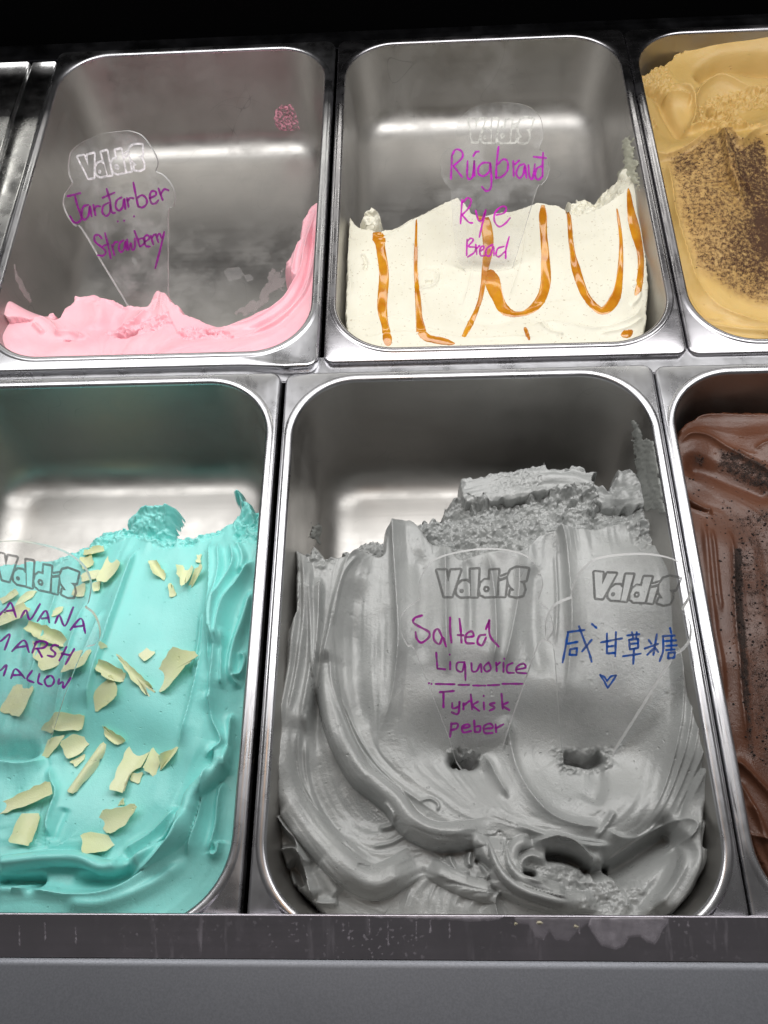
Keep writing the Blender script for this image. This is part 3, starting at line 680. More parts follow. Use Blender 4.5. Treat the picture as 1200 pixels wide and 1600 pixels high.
f.edge([(-25, 500), (20, 520), (36, 503), (60, 505), (88, 502), (98, 484), (116, 462), (150, 457), (195, 470), (222, 466), (233, 455), (248, 444), (262, 452), (276, 470), (292, 486), (340, 497), (372, 484), (400, 476), (425, 470), (444, 450), (452, 432), (440, 412), (437, 400), (446, 396), (462, 380), (466, 356), (482, 336), (505, 326), (560, 340), (560, 640), (-90, 640)], 6, -.10, jag=(.35, 5), z=-.036)
f.pan(P_pink); F_pink = f
f.build('smeared_mass', M_PINK, p_root, zmin=-.097)
# thin shell left standing against the side wall
f = Field(-.25, -.15, .012, .12, .0005, -.035)
f.base([(6, 505, -.012), (12, 470, -.016), (25, 445, -.026), (50, 480, -.056), (90, 500, -.068), (60, 455, -.060), (30, 500, -.050), (60, 500, -.062)], c=.004)
f.rough([(40, 450), (90, 470), (95, 505), (60, 480)], 1.6, 4, 52, .005, jit=1.0, octs=3, ridged=False)
f.edge([(-20, 520), (-10, 490), (8, 472), (22, 448), (30, 446), (38, 458), (47, 476), (62, 470), (70, 480), (92, 500), (100, 520), (40, 540)], 2.5, -.10, jag=(.7, 4), z=-.045)
f.pan(P_pink, .002)
f.build('wall_shell', M_PINK, p_root, zmin=-.097)
f = Field(-.02, .024, .08, .16, .0005, -.02)
f.base([(503, 290, -.010), (495, 300, -.014), (492, 316, -.018), (504, 325, -.014)])
f.rough(None, .9, 4, 62, jit=.6, octs=2, ridged=False)
f.edge([(508, 284), (500, 288), (493, 298), (489, 312), (494, 322), (506, 326), (512, 300)], 3.5, -.035, jag=(.4, 4), z=-.014)
f.build('stray_lump', M_PINK, p_root, zmin=-.032)

# ------------------------------------------------------------------ cream ice cream with caramel
M_RYE, *_ = cream('rye_cream', (.63, .605, .50), (.68, .655, .555), rough=.42, sss=.12, srad=(1, .85, .6), sscale=.003, fine=.12, speck=(.40, .33, .24), spec=.42)
r_root = empty('cream_ice_cream', (.15, .1, -.08)); tag(r_root, 'cream coloured ice cream slab with caramel stripes, scooped away at the back', 'ice cream', 'ice creams in the steel pans')
f = Field(.03, .285, .014, .20, .0005, -.020); R_ = f.stroke
f.base([(560, 360, -.022), (620, 350, -.024), (715, 305, -.022), (760, 330, -.024), (850, 315, -.022), (905, 330, -.024), (985, 290, -.018), (560, 440, -.018), (700, 420, -.020), (850, 420, -.019), (990, 420, -.017),
        (570, 520, -.014), (700, 520, -.014), (850, 500, -.014), (860, 535, -.012), (980, 490, -.018), (1005, 500, -.024)], c=.01)
R_([(575, 345), (590, 372), (620, 356), (660, 334), (712, 308)], 1.6, 1.5, 3, 'c'); R_([(548, 340), (545, 400), (550, 470)], 2, 1.4, 3, 'c')
R_([(650, 360), (652, 440), (672, 510)], -1.1, 2.4, 2.4); R_([(742, 330), (738, 420), (720, 500)], 1.3, 3, 1.5, 'c'); R_([(820, 330), (815, 400), (790, 480)], 1.2, 1.2, 4, 'c')
R_([(900, 340), (905, 400), (920, 450)], -1, 3, 3); R_([(655, 425), (672, 422), (685, 432), (675, 450), (650, 455)], 2.2, 1.2, 2.2, 'c'); R_([(664, 440), (676, 440)], -2.4, 1.6, 1.6)
R_([(565, 395), (572, 410), (568, 422)], -2.5, 1.4, 1.4); R_([(820, 520), (860, 515), (930, 520), (985, 500), (1006, 470)], 2.6, 1.5, 4, 'c'); R_([(840, 512), (856, 528), (880, 535)], 2.2, 1.2, 2, 'c')
R_([(930, 530), (980, 515), (1008, 490)], 2, 1.5, 2, 'c'); R_([(990, 440), (1000, 460), (985, 480)], 1.5, 1.2, 2); R_([(560, 540), (640, 530), (760, 538), (850, 536)], 1.5, 1.5, 3, 'c')
R_([(700, 500), (760, 512), (810, 505)], -1.2, 4, 4)
f.h += .0008*fnoise(f.X.shape, 22, 477)
f.lic(sigs=(1.4, 4, 8), amps=(.03, .10, .3), length=36, seed=45)
f.pits(70, 11, .6, .6)
f.h = np.minimum(f.h, -.004)
f.edge([(543, 336), (549, 335), (556, 347), (570, 356), (590, 360), (612, 353), (650, 335), (672, 322), (692, 312), (716, 303), (731, 314), (740, 326), (757, 328), (800, 321), (840, 313), (870, 317), (902, 331), (926, 327), (950, 316), (968, 304), (984, 287), (995, 288), (1003, 310), (1008, 350), (1012, 400), (1016, 450), (1016, 500), (1006, 530), (990, 600), (545, 620), (538, 500), (540, 400)], 2.6, -.08, jag=(.35, 4), z=-.022)
f.pan(P_rye); F_rye = f
f.build('slab', M_RYE, r_root, zmin=-.078)
f = Field(.03, .10, .10, .18, .0005, -.03)
f.base([(565, 345, -.022), (583, 334, -.018), (596, 350, -.026), (575, 352, -.022)])
f.rough(None, 1.2, 3.6, 81, jit=.8, octs=3, ridged=False)
f.edge([(560, 346), (568, 336), (584, 331), (596, 340), (597, 354), (586, 362), (570, 360)], 4, -.05, jag=(.8, 4), z=-.024)
f.build('rough_nub', M_RYE, r_root, zmin=-.046)
f = Field(.17, .285, .09, .22, .0005, -.05)
f.base([(895, 335, -.034), (920, 318, -.04), (950, 305, -.038), (965, 290, -.030), (960, 270, -.026), (985, 300, -.022)])
f.rough(None, 1.4, 5, 83, jit=.9, octs=3, ridged=False)
f.edge([(884, 312), (900, 300), (925, 302), (940, 292), (962, 288), (955, 276), (968, 262), (985, 285), (1000, 300), (990, 320), (930, 345), (890, 345)], 4, -.075, jag=(1.0, 5), z=-.035)
f.pan(P_rye)
f.build('scraped_remnant', M_RYE, r_root, zmin=-.07)

# ------------------------------------------------------------------ coffee ice cream
M_COFF, *_ = cream('coffee_cream', (.49, .32, .10), (.57, .385, .14), rough=.42, sss=.25, srad=(1, .6, .3), sscale=.003, fine=.14, spec=.42)
powder(M_COFF, (.050, .019, .007), soft=(.21, .095, .028))
c_root = empty('coffee_ice_cream', (.37, .2, -.12)); tag(c_root, 'tan coffee ice cream dusted with dark cocoa powder, back right pan', 'ice cream', 'ice creams in the steel pans')
f = Field(.292, .545, .012, .378, .0006, -.02); f.gain = 2.1; R_ = f.stroke
E_ = catmull([(975, 128, -.026), (1000, 104, -.021), (1040, 84, -.017), (1075, 66, -.014), (1110, 57, -.011), (1160, 50, -.008), (1205, 46, -.006), (1260, 42, -.005)], 3)
f.base([(float(a), float(b_)-3, float(c_)) for a, b_, c_ in E_]+[(float(a)+5, float(b_)+16, float(c_)-.004) for a, b_, c_ in E_[2:]]+[ (1020, 140, -.028), (1100, 104, -.024), (1180, 104, -.024), (1250, 104, -.024), (1060, 150, -.028), (1120, 130, -.030), (1180, 150, -.034), (1240, 160, -.03),
        (1010, 190, -.024), (1050, 220, -.034), (1100, 190, -.040), (1160, 190, -.040), (1030, 245, -.024), (1060, 250, -.022), (1120, 215, -.012), (1170, 235, -.020), (1230, 200, -.016),
        (1060, 320, -.018), (1110, 300, -.013), (1160, 290, -.020), (1220, 300, -.018), (1090, 400, -.018), (1160, 400, -.018), (1240, 400, -.018), (1085, 470, -.018), (1150, 470, -.022), (1130, 515, -.014), (1200, 510, -.016), (1260, 500, -.016)], c=.006)
R_([(1050, 120), (1085, 135), (1092, 160), (1086, 180), (1110, 172), (1150, 185), (1200, 190)], 4.5, 3, 2, 'c'); R_([(1040, 136), (1070, 138), (1086, 140)], 4, 1.4, 3, 'c')
R_([(1000, 132), (1012, 128), (1034, 134), (1052, 160), (1080, 195)], -5, 5, 6); R_([(1086, 112), (1120, 98), (1180, 96), (1240, 100)], -6, 4.5, 6); R_([(1110, 140), (1140, 160), (1170, 165)], -4, 4, 4)
R_([(1090, 145), (1100, 125), (1130, 112), (1190, 125), (1230, 120)], 3.5, 1.5, 4, 'c'); R_([(1010, 185), (1022, 182), (1028, 192)], 2.5, 1.2, 2, 'c')
R_([(1010, 240), (1040, 243), (1062, 236), (1090, 222), (1118, 200), (1128, 204), (1138, 224), (1152, 236), (1168, 218), (1186, 204), (1230, 190)], 7, 1.2, 6, 's', taper=.04)
R_([(1122, 204), (1128, 250), (1140, 290), (1156, 325)], 4.5, 6, 1.6, 'c'); R_([(1134, 255), (1146, 285), (1166, 300), (1174, 310)], 3, 3, 1.2, 'c')
R_([(1043, 242), (1048, 310), (1062, 370), (1086, 440), (1110, 480), (1150, 505), (1220, 515)], 3, 1.2, 4, 'c')
R_([(1075, 500), (1100, 515), (1140, 524), (1220, 528)], 1.6, 2, 3); R_([(1060, 440), (1090, 500), (1130, 512)], 1.5, 1.5, 2, 'c')
f.h += .0010*fnoise(f.X.shape, 18, 577)
f.lic(sigs=(1.4, 3.4, 8), amps=(.03, .18, .5), length=34, seed=55)
f.rough([(1010, 100), (1040, 92), (1060, 125), (1030, 132), (1010, 125)], .8, 2, 71, .004, ridged=False, octs=3)
f.rough([(1090, 150), (1130, 128), (1250, 118), (1250, 150), (1160, 145), (1200, 190), (1160, 190), (1090, 172)], 1.2, 2.2, 72, .005, ridged=False, octs=3, jit=.4)
f.rough([(995, 95), (1100, 50), (1250, 35), (1250, 62), (1100, 72), (1010, 105)], .9, 4, 73, .004, ridged=False, octs=3, jit=.3)
A = pmask(f, [(1046, 244), (1090, 224), (1122, 204), (1152, 240), (1186, 205), (1300, 190), (1520, 180), (1540, 500), (1300, 495), (1190, 478), (1140, 455), (1088, 420), (1060, 340)], .016)
B = pmask(f, [(1126, 205), (1150, 240), (1185, 225), (1230, 330), (1260, 420), (1190, 400), (1160, 310), (1134, 250)], .012)
Bf = pmask(f, [(1186, 204), (1240, 200), (1240, 250), (1200, 265)], .006)
C = pmask(f, [(1140, 350), (1260, 320), (1260, 450), (1180, 440), (1140, 410)], .03)
f.attrs['powder'] = np.clip(.58*A+.20*B+.16*C-.25*Bf+.10*pmask(f, [(1020, 240), (1046, 240), (1075, 420), (1050, 380)], .01)+.10*pmask(f, [(1046, 246), (1075, 232), (1085, 262), (1052, 280)], .008)+.5*pmask(f, [(1030, 88), (1060, 72), (1066, 78), (1034, 94)], .002), 0, 1)
f.edge([(985, 130), (992, 104), (1012, 95), (1040, 84), (1072, 66), (1105, 56), (1150, 50), (1200, 46), (1400, 34), (1900, 20), (1900, 640), (1060, 600), (1000, 300)], 3, -.06, jag=(.9, 4), z=-.012)
f.pan(P_coff); F_coff = f
f.build('dusted_mass', M_COFF, c_root)
M_COCOA = bpy.data.materials.new('cocoa_grain'); M_COCOA.use_nodes = True; M_COCOA.node_tree.nodes['Principled BSDF'].inputs['Base Color'].default_value = (.040, .016, .007, 1); M_COCOA.node_tree.nodes['Principled BSDF'].inputs['Roughness'].default_value = .8
grains(f, 1500, 5, c_root, M_COCOA)

# ------------------------------------------------------------------ chocolate ice cream
M_CHOC, *_ = cream('chocolate_cream', (.086, .031, .016), (.114, .043, .022), rough=.37, fine=.16, spec=.5)
powder(M_CHOC, (.016, .007, .004), 1700, 260, soft=(.048, .020, .012))
k_root = empty('chocolate_ice_cream', (.37, -.2, -.12)); tag(k_root, 'dark chocolate ice cream with cocoa crumbs at the right edge', 'ice cream', 'ice creams in the steel pans')
f = Field(.264, .520, -.366, -.006, .0006, -.025); R_ = f.stroke
f.base([(1070, 650, -.030), (1130, 632, -.030), (1200, 630, -.030), (1075, 700, -.030), (1130, 700, -.034), (1200, 700, -.026), (1090, 760, -.036), (1160, 780, -.030), (1210, 780, -.026), (1090, 830, -.028), (1140, 850, -.026), (1200, 860, -.026),
        (1110, 960, -.026), (1200, 960, -.026), (1140, 1100, -.026), (1230, 1100, -.026), (1150, 1200, -.024), (1220, 1200, -.028), (1190, 1290, -.026), (1240, 1380, -.026)], c=.008)
R_([(1056, 668), (1085, 648), (1130, 640), (1200, 645), (1260, 650)], 3, 2, 4, 'c'); R_([(1062, 690), (1080, 676), (1110, 675), (1140, 690), (1180, 720), (1220, 745)], 5, 7, 2, 'c')
R_([(1070, 720), (1110, 720), (1160, 745), (1220, 775)], -6, 8, 8); R_([(1066, 752), (1084, 778), (1105, 790), (1118, 791)], 7, .8, 6, 's', taper=.1); R_([(1066, 756), (1084, 783), (1112, 795)], -6, .9, .9)
R_([(1100, 800), (1104, 860), (1112, 940), (1124, 1040), (1136, 1110)], 2, 2, 2); R_([(1112, 820), (1118, 880), (1128, 960)], 2, 1.5, 1.5); R_([(1140, 820), (1145, 900), (1150, 1000), (1158, 1100), (1170, 1180)], 4, 2.0, 3, 'c')
R_([(1142, 1188), (1160, 1200), (1190, 1230), (1215, 1260)], 5, 3, 1.2, 'c'); R_([(1150, 1215), (1175, 1260), (1195, 1320)], 3, 2, 2, 'c'); R_([(1160, 1300), (1190, 1310), (1220, 1320)], 3, 1.2, 2, 'c')
R_([(1168, 1250), (1190, 1290), (1210, 1350)], 2.5, 1.5, 2); R_([(1180, 700), (1200, 690), (1240, 690)], 2.5, 1.6, 3, 'c')
f.h += .0010*fnoise(f.X.shape, 16, 677)
f.lic(sigs=(1.4, 3.4, 7), amps=(.04, .2, .5), length=34, seed=65)
m1 = pmask(f, [(1150, 800), (1300, 770), (1330, 1290), (1190, 1200), (1165, 1100), (1148, 900)], .012)
m2 = pmask(f, [(1130, 690), (1160, 700), (1220, 740), (1220, 770), (1170, 745), (1130, 715)], .008)
m3 = pmask(f, [(1142, 860), (1156, 860), (1172, 1120), (1182, 1190), (1168, 1180), (1152, 1050)], .003)
m4 = pmask(f, [(1090, 700), (1106, 700), (1108, 712), (1092, 712)], .004)
m5 = pmask(f, [(1110, 800), (1150, 780), (1160, 1180), (1120, 950)], .012)
f.attrs['powder'] = np.clip(.47*m1+.60*m2+.46*m3+.50*m4+.22*m5+.10*pmask(f, [(1060, 700), (1220, 680), (1220, 820), (1080, 800)], .02), 0, 1)
f.h = np.minimum(f.h, -.006)
f.edge([(1052, 690), (1056, 668), (1072, 654), (1095, 642), (1130, 636), (1180, 638), (1230, 642), (1900, 600), (2100, 1500), (1240, 1460), (1150, 1300), (1040, 900)], 4, -.09, jag=(.5, 4), z=-.03)
f.pan(P_choc); F_choc = f
f.build('crumb_dusted_mass', M_CHOC, k_root)
M_CRUMB = M_COCOA.copy(); M_CRUMB.name = 'dark_crumb'; M_CRUMB.node_tree.nodes['Principled BSDF'].inputs['Base Color'].default_value = (.010, .005, .004, 1)
grains(f, 1700, 6, k_root, M_CRUMB, .0009)

# ------------------------------------------------------------------ acrylic flavour signs
def simple(name, col, rough=.4, metal=0, spec=.5, alpha=1, emit=None):
    m, nt, b = nodes(name); b.inputs['Base Color'].default_value = (*col, 1); b.inputs['Roughness'].default_value = rough
    b.inputs['Metallic'].default_value = metal; b.inputs['Specular IOR Level'].default_value = spec; b.inputs['Alpha'].default_value = alpha; return m
m_acr = bpy.data.materials.new('clear_acrylic'); m_acr.use_nodes = True; nt = m_acr.node_tree; nt.nodes.clear(); q = NT(nt)
tr = q.n('ShaderNodeBsdfTransparent'); tr.inputs[0].default_value = (.992, .992, .992, 1)
gl = q.n('ShaderNodeBsdfGlossy'); gl.inputs['Roughness'].default_value = .07
df = q.n('ShaderNodeBsdfDiffuse'); df.inputs[0].default_value = (.8, .8, .8, 1)
fr = q.n('ShaderNodeFresnel'); fr.inputs[0].default_value = 1.45
gm = q.n('ShaderNodeNewGeometry'); mx = q.n('ShaderNodeMixShader'); q.l(q.math('MULTIPLY', fr.outputs[0], q.math('SUBTRACT', 1.0, gm.outputs['Backfacing'])), mx.inputs[0]); q.l(tr.outputs[0], mx.inputs[1]); q.l(gl.outputs[0], mx.inputs[2])
mx2 = q.n('ShaderNodeMixShader'); q.l(q.mr(q.noise(45, 5, .7), .45, .8, .012, .20), mx2.inputs[0]); q.l(mx.outputs[0], mx2.inputs[1]); q.l(df.outputs[0], mx2.inputs[2])
out = q.n('ShaderNodeOutputMaterial'); q.l(mx2.outputs[0], out.inputs[0])
m_edge = bpy.data.materials.new('acrylic_cut_edge'); m_edge.use_nodes = True; nt = m_edge.node_tree; nt.nodes.clear(); q = NT(nt)
gg = q.n('ShaderNodeBsdfGlass'); gg.inputs['IOR'].default_value = 1.49; gg.inputs['Roughness'].default_value = .25; gg.inputs[0].default_value = (.8, .8, .8, 1)
dd = q.n('ShaderNodeBsdfDiffuse'); dd.inputs[0].default_value = (.8, .8, .8, 1); m3 = q.n('ShaderNodeMixShader'); m3.inputs[0].default_value = .42
q.l(gg.outputs[0], m3.inputs[1]); q.l(dd.outputs[0], m3.inputs[2]); out = q.n('ShaderNodeOutputMaterial'); q.l(m3.outputs[0], out.inputs[0])
def ink(name, col, a):
    m, nt, b = nodes(name); q = NT(nt); b.inputs['Roughness'].default_value = .35
    n = q.noise(330, 3, .6); q.l(q.mix(q.mr(n, .35, .65, 0, 1), tuple(c*.6 for c in col), col), b.inputs['Base Color'])
    q.l(q.mr(n, .3, .6, a*.78, min(1, a*1.12)), b.inputs['Alpha']); return m
INK_D = ink('dark_purple_marker', (.28, .010, .27), .96); INK_P = ink('purple_marker', (.50, .012, .48), .97); INK_M = ink('magenta_marker', (.66, .02, .55), .95); INK_B = ink('blue_marker', (.010, .17, .85), .98); INK_V = ink('violet_marker', (.40, .012, .55), .98)
LOGO_W = ink('white_engraving', (.85, .82, .85), .88); LOGO_G = ink('grey_engraving', (.27, .275, .27), .78); LOGO_L = ink('pale_engraving', (.62, .62, .58), .72)
LOGO = dict(polys=[[(305, 200), (368, 200), (385, 290), (408, 200), (475, 195), (410, 390), (358, 390)],
    [(450, 350), (460, 310), (490, 282), (525, 278), (548, 300), (550, 390), (480, 394), (456, 378)],
    [(555, 195), (612, 190), (600, 392), (560, 392)],
    [(622, 345), (632, 300), (660, 272), (698, 272), (702, 200), (760, 195), (746, 388), (660, 392), (632, 376)],
    [(770, 282), (822, 264), (808, 388), (768, 388)], [(772, 252), (824, 232), (822, 240), (774, 258)],
    [(985, 188), (900, 178), (856, 198), (834, 246), (842, 300), (884, 348), (856, 352), (850, 384), (900, 394), (942, 382), (956, 342), (946, 300), (918, 280), (966, 270)]],
    holes=[(486, 352, 17), (672, 338, 26)])
def logo_cells(w_=19, step=4):
    xs = np.arange(280, 1012, step); ys = np.arange(160, 416, step); X, Y = np.meshgrid(xs, ys); X = X.astype(float); Y = Y.astype(float)
    sd = np.full(X.shape, -1e9)
    for P in LOGO['polys']: sd = np.maximum(sd, poly_sd(X, Y, P))
    for cx, cy, r in LOGO['holes']: sd = np.where(sd > 0, np.minimum(sd, np.hypot(X-cx, Y-cy)-r), sd)
    g = np.minimum(-sd, sd+w_)       # >0 in the band
    polys = []
    for i in range(len(ys)-1):
        for j in range(len(xs)-1):
            for tri in (((i, j), (i, j+1), (i+1, j+1)), ((i, j), (i+1, j+1), (i+1, j))):
                vals = [g[t] for t in tri]
                if max(vals) <= 0: continue
                pts = [(X[t], Y[t]) for t in tri]; o = []
                for k in range(3):
                    a, b = k, (k+1) % 3
                    if vals[a] > 0: o.append(pts[a])
                    if (vals[a] > 0) != (vals[b] > 0):
                        t = vals[a]/(vals[a]-vals[b]); o.append((pts[a][0]+(pts[b][0]-pts[a][0])*t, pts[a][1]+(pts[b][1]-pts[a][1])*t))
                if len(o) >= 3: polys.append(o)
    return polys
LOGO_POLYS = logo_cells()
def affine(src, dst):
    A = np.array([[x, y, 1] for x, y in src], float); B = np.array(dst, float); return np.linalg.solve(A, B)
def sign(label, p0, z0, tilt, yaw, outline, logo, logo_mat, texts, thick=.003, stain=None):
    """p0/z0: where the sign enters the ice cream; tilt: lean of the plate above the horizontal"""
    P0 = at(p0[0], p0[1], z0); e, a = math.radians(tilt), math.radians(yaw)
    ux = np.array([math.cos(a), math.sin(a), 0.]); up = np.array([-math.sin(a)*math.cos(e), math.cos(a)*math.cos(e), math.sin(e)]); n = np.cross(ux, up)
    if n@(CAM-P0) < 0: n = -n
    def pl(px, py, off=0):
        d = ray(px, py); t = ((P0+n*off-CAM)@n)/(d@n); return CAM+t*d
    t = empty('flavour_sign', tuple(P0)); tag(t, label, 'sign', 'clear ice cream cone shaped flavour signs')
    O = [pl(*p) for p in catmull(outline, 3)]
    w = max(p[0] for p in outline)-min(p[0] for p in outline)
    print('sign', label[:30], 'width mm', round(1000*max(np.linalg.norm(O[i]-O[j]) for i in range(0, len(O), 4) for j in range(0, len(O), 4) if abs(O[i][1]-O[j][1]) < .01), 1), 'top z', round(max(o[2] for o in O), 3), 'maxY', round(max(o[1] for o in O), 3))
    bm = bmesh.new(); A_ = [bm.verts.new(tuple(o)) for o in O]; B_ = [bm.verts.new(tuple(o-n*thick)) for o in O]
    f1 = bm.faces.new(A_); f2 = bm.faces.new(B_[::-1]); k = len(O)
    for i in range(k):
        ff = bm.faces.new((A_[i], B_[i], B_[(i+1) % k], A_[(i+1) % k])); ff.material_index = 1
    bmesh.ops.recalc_face_normals(bm, faces=bm.faces)
    bmesh.ops.triangulate(bm, faces=[f1, f2])
    me = bpy.data.meshes.new('plate'); bm.to_mesh(me); bm.free(); me.materials.append(m_acr); me.materials.append(m_edge)
    link('plate', me, None, t, smooth=False)
    # logo
    T = affine(*logo); V, F = [], []; idx = {}
    for po in LOGO_POLYS:
        f_ = []
        for p in po:
            key = (round(p[0], 2), round(p[1], 2))
            if key not in idx: idx[key] = len(V); qx = np.array([p[0], p[1], 1.])@T; V.append(pl(qx[0], qx[1], .0003))
            f_.append(idx[key])
        if len(set(f_)) == len(f_): F.append(f_)
    mesh('logo', V, F, logo_mat, t, smooth=False)
    for word, mat, wd, (sc, ox, oy), strokes in texts:
        V, F = [], []
        for S_ in strokes:
            if len(S_) == 1: S_ = [S_[0], (S_[0][0]+4, S_[0][1]+1)]
            Q = catmull([(x/sc+ox, y/sc+oy) for x, y in S_], 6); m_ = len(Q); T_ = np.gradient(Q, axis=0); T_ /= np.linalg.norm(T_, axis=1)[:, None]+1e-9
            T_ = np.vstack([T_[0], (T_[:-2]+T_[1:-1]*2+T_[2:])/4, T_[-1]]) if m_ > 3 else T_
            N_ = np.stack([-T_[:, 1], T_[:, 0]], 1); b0 = len(V)
            hw = wd/2*(1+.12*np.sin(np.arange(m_)*.9+len(V)))
            hw[0] *= .75; hw[-1] *= .75
            ext = Q.copy(); ext[0] -= T_[0]*wd*.3; ext[-1] += T_[-1]*wd*.3
            for i in range(m_):
                V.append(pl(*(ext[i]+N_[i]*hw[i]), .0005)); V.append(pl(*(ext[i]-N_[i]*hw[i]), .0005))
            for i in range(m_-1): F.append((b0+2*i, b0+2*i+1, b0+2*i+3, b0+2*i+2))
            off = .00001*len(F) % .0002
        o = mesh(word, V, F, mat, t, smooth=False)
    return t, pl
s1, pl1 = sign('clear cone sign lettered strawberry in purple marker, in the pink ice cream', (235, 480), -.045, 58, -6,
    [(112.5, 286), (107, 273), (106, 257), (109, 240), (117, 230), (132, 220), (157, 210), (190, 205), (207, 206), (222, 213), (233, 227), (242.5, 243), (246, 257), (243, 267.5), (253, 273), (263, 283), (271, 297), (273, 312), (270, 323), (262.5, 331), (262, 380), (262, 448), (262, 505), (228, 527), (193.6, 469.5), (160, 414), (126, 357), (118, 354), (110, 346), (101.6, 332), (97.5, 317), (100, 303)],
    ([(290, 185), (990, 175), (350, 405)], [(119, 243), (221.7, 224), (138, 281)]), LOGO_W,
    [('handwriting', INK_D, 3.4, (6, 90, 190), [[(90, 700), (215, 670)], [(160, 690), (190, 800), (225, 900), (190, 945), (150, 940), (115, 885)], [(290, 780), (240, 800), (225, 880), (250, 920), (290, 880), (300, 790), (320, 890)],
      [(335, 780), (355, 880)], [(340, 830), (365, 795), (400, 795)], [(480, 760), (430, 790), (420, 850), (455, 885), (490, 850), (495, 760), (460, 630)], [(420, 715), (535, 665)], [(490, 780), (510, 850), (540, 855)],
      [(600, 710), (555, 740), (545, 800), (575, 835), (610, 800), (625, 720), (635, 820)], [(650, 715), (665, 800)], [(655, 750), (680, 715), (715, 720)], [(710, 570), (735, 700), (755, 795)], [(740, 720), (790, 690), (830, 720), (835, 770), (795, 805), (755, 795)],
      [(860, 720), (920, 690), (915, 655), (880, 655), (865, 700), (880, 765), (920, 765), (945, 735)], [(945, 625), (985, 735)], [(965, 680), (1000, 635), (1040, 645)], [(562, 935)], [(622, 928)], [(715, 888)]]),
     ('handwriting', INK_D, 3.2, (7.06, 120, 330), [[(275, 300), (240, 262), (195, 275), (205, 340), (280, 400), (320, 450), (290, 490), (230, 485)], [(310, 240), (345, 380), (375, 520)], [(290, 385), (350, 360)], [(385, 370), (415, 485)], [(395, 400), (420, 345), (450, 340)],
      [(520, 320), (475, 350), (465, 420), (490, 450), (525, 410), (535, 330), (550, 430)], [(555, 310), (570, 430), (595, 350), (610, 425), (640, 400), (640, 300)], [(635, 215), (670, 310), (695, 390)], [(680, 310), (730, 300), (745, 350), (700, 390)],
      [(750, 340), (800, 300), (780, 265), (745, 290), (760, 380), (810, 390)], [(815, 270), (845, 370)], [(825, 300), (850, 260), (870, 265)], [(870, 250), (900, 345)], [(880, 290), (905, 250), (925, 260)], [(925, 270), (940, 300)], [(965, 225), (920, 420), (865, 630)]])])
s2, pl2 = sign('clear cone sign lettered rye bread in magenta marker, in the cream ice cream', (760, 416), -.017, 52, 0,
    [(712.5, 226), (711.7, 213), (714, 199), (719.6, 185), (730.7, 173.7), (743, 166.6), (762, 162), (783, 160), (806.7, 161), (825.7, 166), (838, 175), (845.5, 186), (848.6, 202), (847.8, 218), (842.8, 232), (851.8, 238.7), (857, 251), (859, 264), (854, 280), (846, 289), (840, 294), (821, 355), (801, 418), (790, 436), (740, 436), (722, 416), (713, 397), (708, 350), (704.5, 300), (700.6, 292.5), (692, 280), (688.7, 261), (689.5, 245), (698, 233)],
    ([(290, 185), (990, 175), (350, 405)], [(730.7, 184), (833.6, 184), (737, 223.6)]), LOGO_L,
    [('handwriting', INK_P, 3.3, (6.316, 680, 150), [[(165, 590), (155, 820)], [(160, 600), (200, 530), (260, 545), (265, 610), (180, 690)], [(180, 690), (265, 800)], [(320, 640), (315, 780), (335, 820), (370, 790), (385, 640)], [(385, 640), (390, 790)], [(375, 595), (400, 555), (430, 548)],
      [(540, 660), (470, 660), (425, 710), (430, 770), (480, 790), (535, 740), (545, 660), (555, 850), (540, 920), (500, 935), (460, 895)], [(625, 500), (605, 680), (600, 815)], [(610, 680), (670, 625), (715, 650), (710, 740), (650, 800), (600, 805)], [(770, 640), (775, 790)], [(780, 680), (830, 635)],
      [(880, 670), (830, 690), (800, 760), (830, 810), (870, 770), (885, 680), (900, 810)], [(920, 680), (930, 790), (960, 815), (985, 670)], [(1065, 560), (1060, 680), (1060, 790)], [(970, 600), (1095, 612)], [(1055, 690), (1000, 720), (990, 800), (1020, 825), (1060, 790)]]),
     ('handwriting', INK_M, 3.0, (6.316, 680, 290), [[(265, 140), (250, 375)], [(270, 170), (320, 120), (355, 150), (330, 220), (265, 290)], [(265, 290), (330, 360), (370, 368)], [(400, 245), (425, 340), (460, 340), (500, 240)], [(500, 240), (460, 400), (435, 510)], [(600, 290), (680, 270), (700, 215), (650, 210), (590, 270), (585, 350), (630, 405), (690, 375), (740, 318)],
      [(315, 530), (310, 690)], [(315, 550), (350, 520), (375, 540), (330, 600), (395, 610), (385, 660), (320, 705)], [(400, 580), (410, 680)], [(410, 620), (440, 590)], [(440, 650), (480, 620), (470, 595), (440, 630), (450, 690), (490, 690)], [(570, 580), (510, 620), (500, 680), (540, 690), (575, 600), (580, 690)], [(680, 600), (620, 620), (600, 680), (630, 700), (690, 650)], [(730, 505), (700, 620), (695, 720)]])])
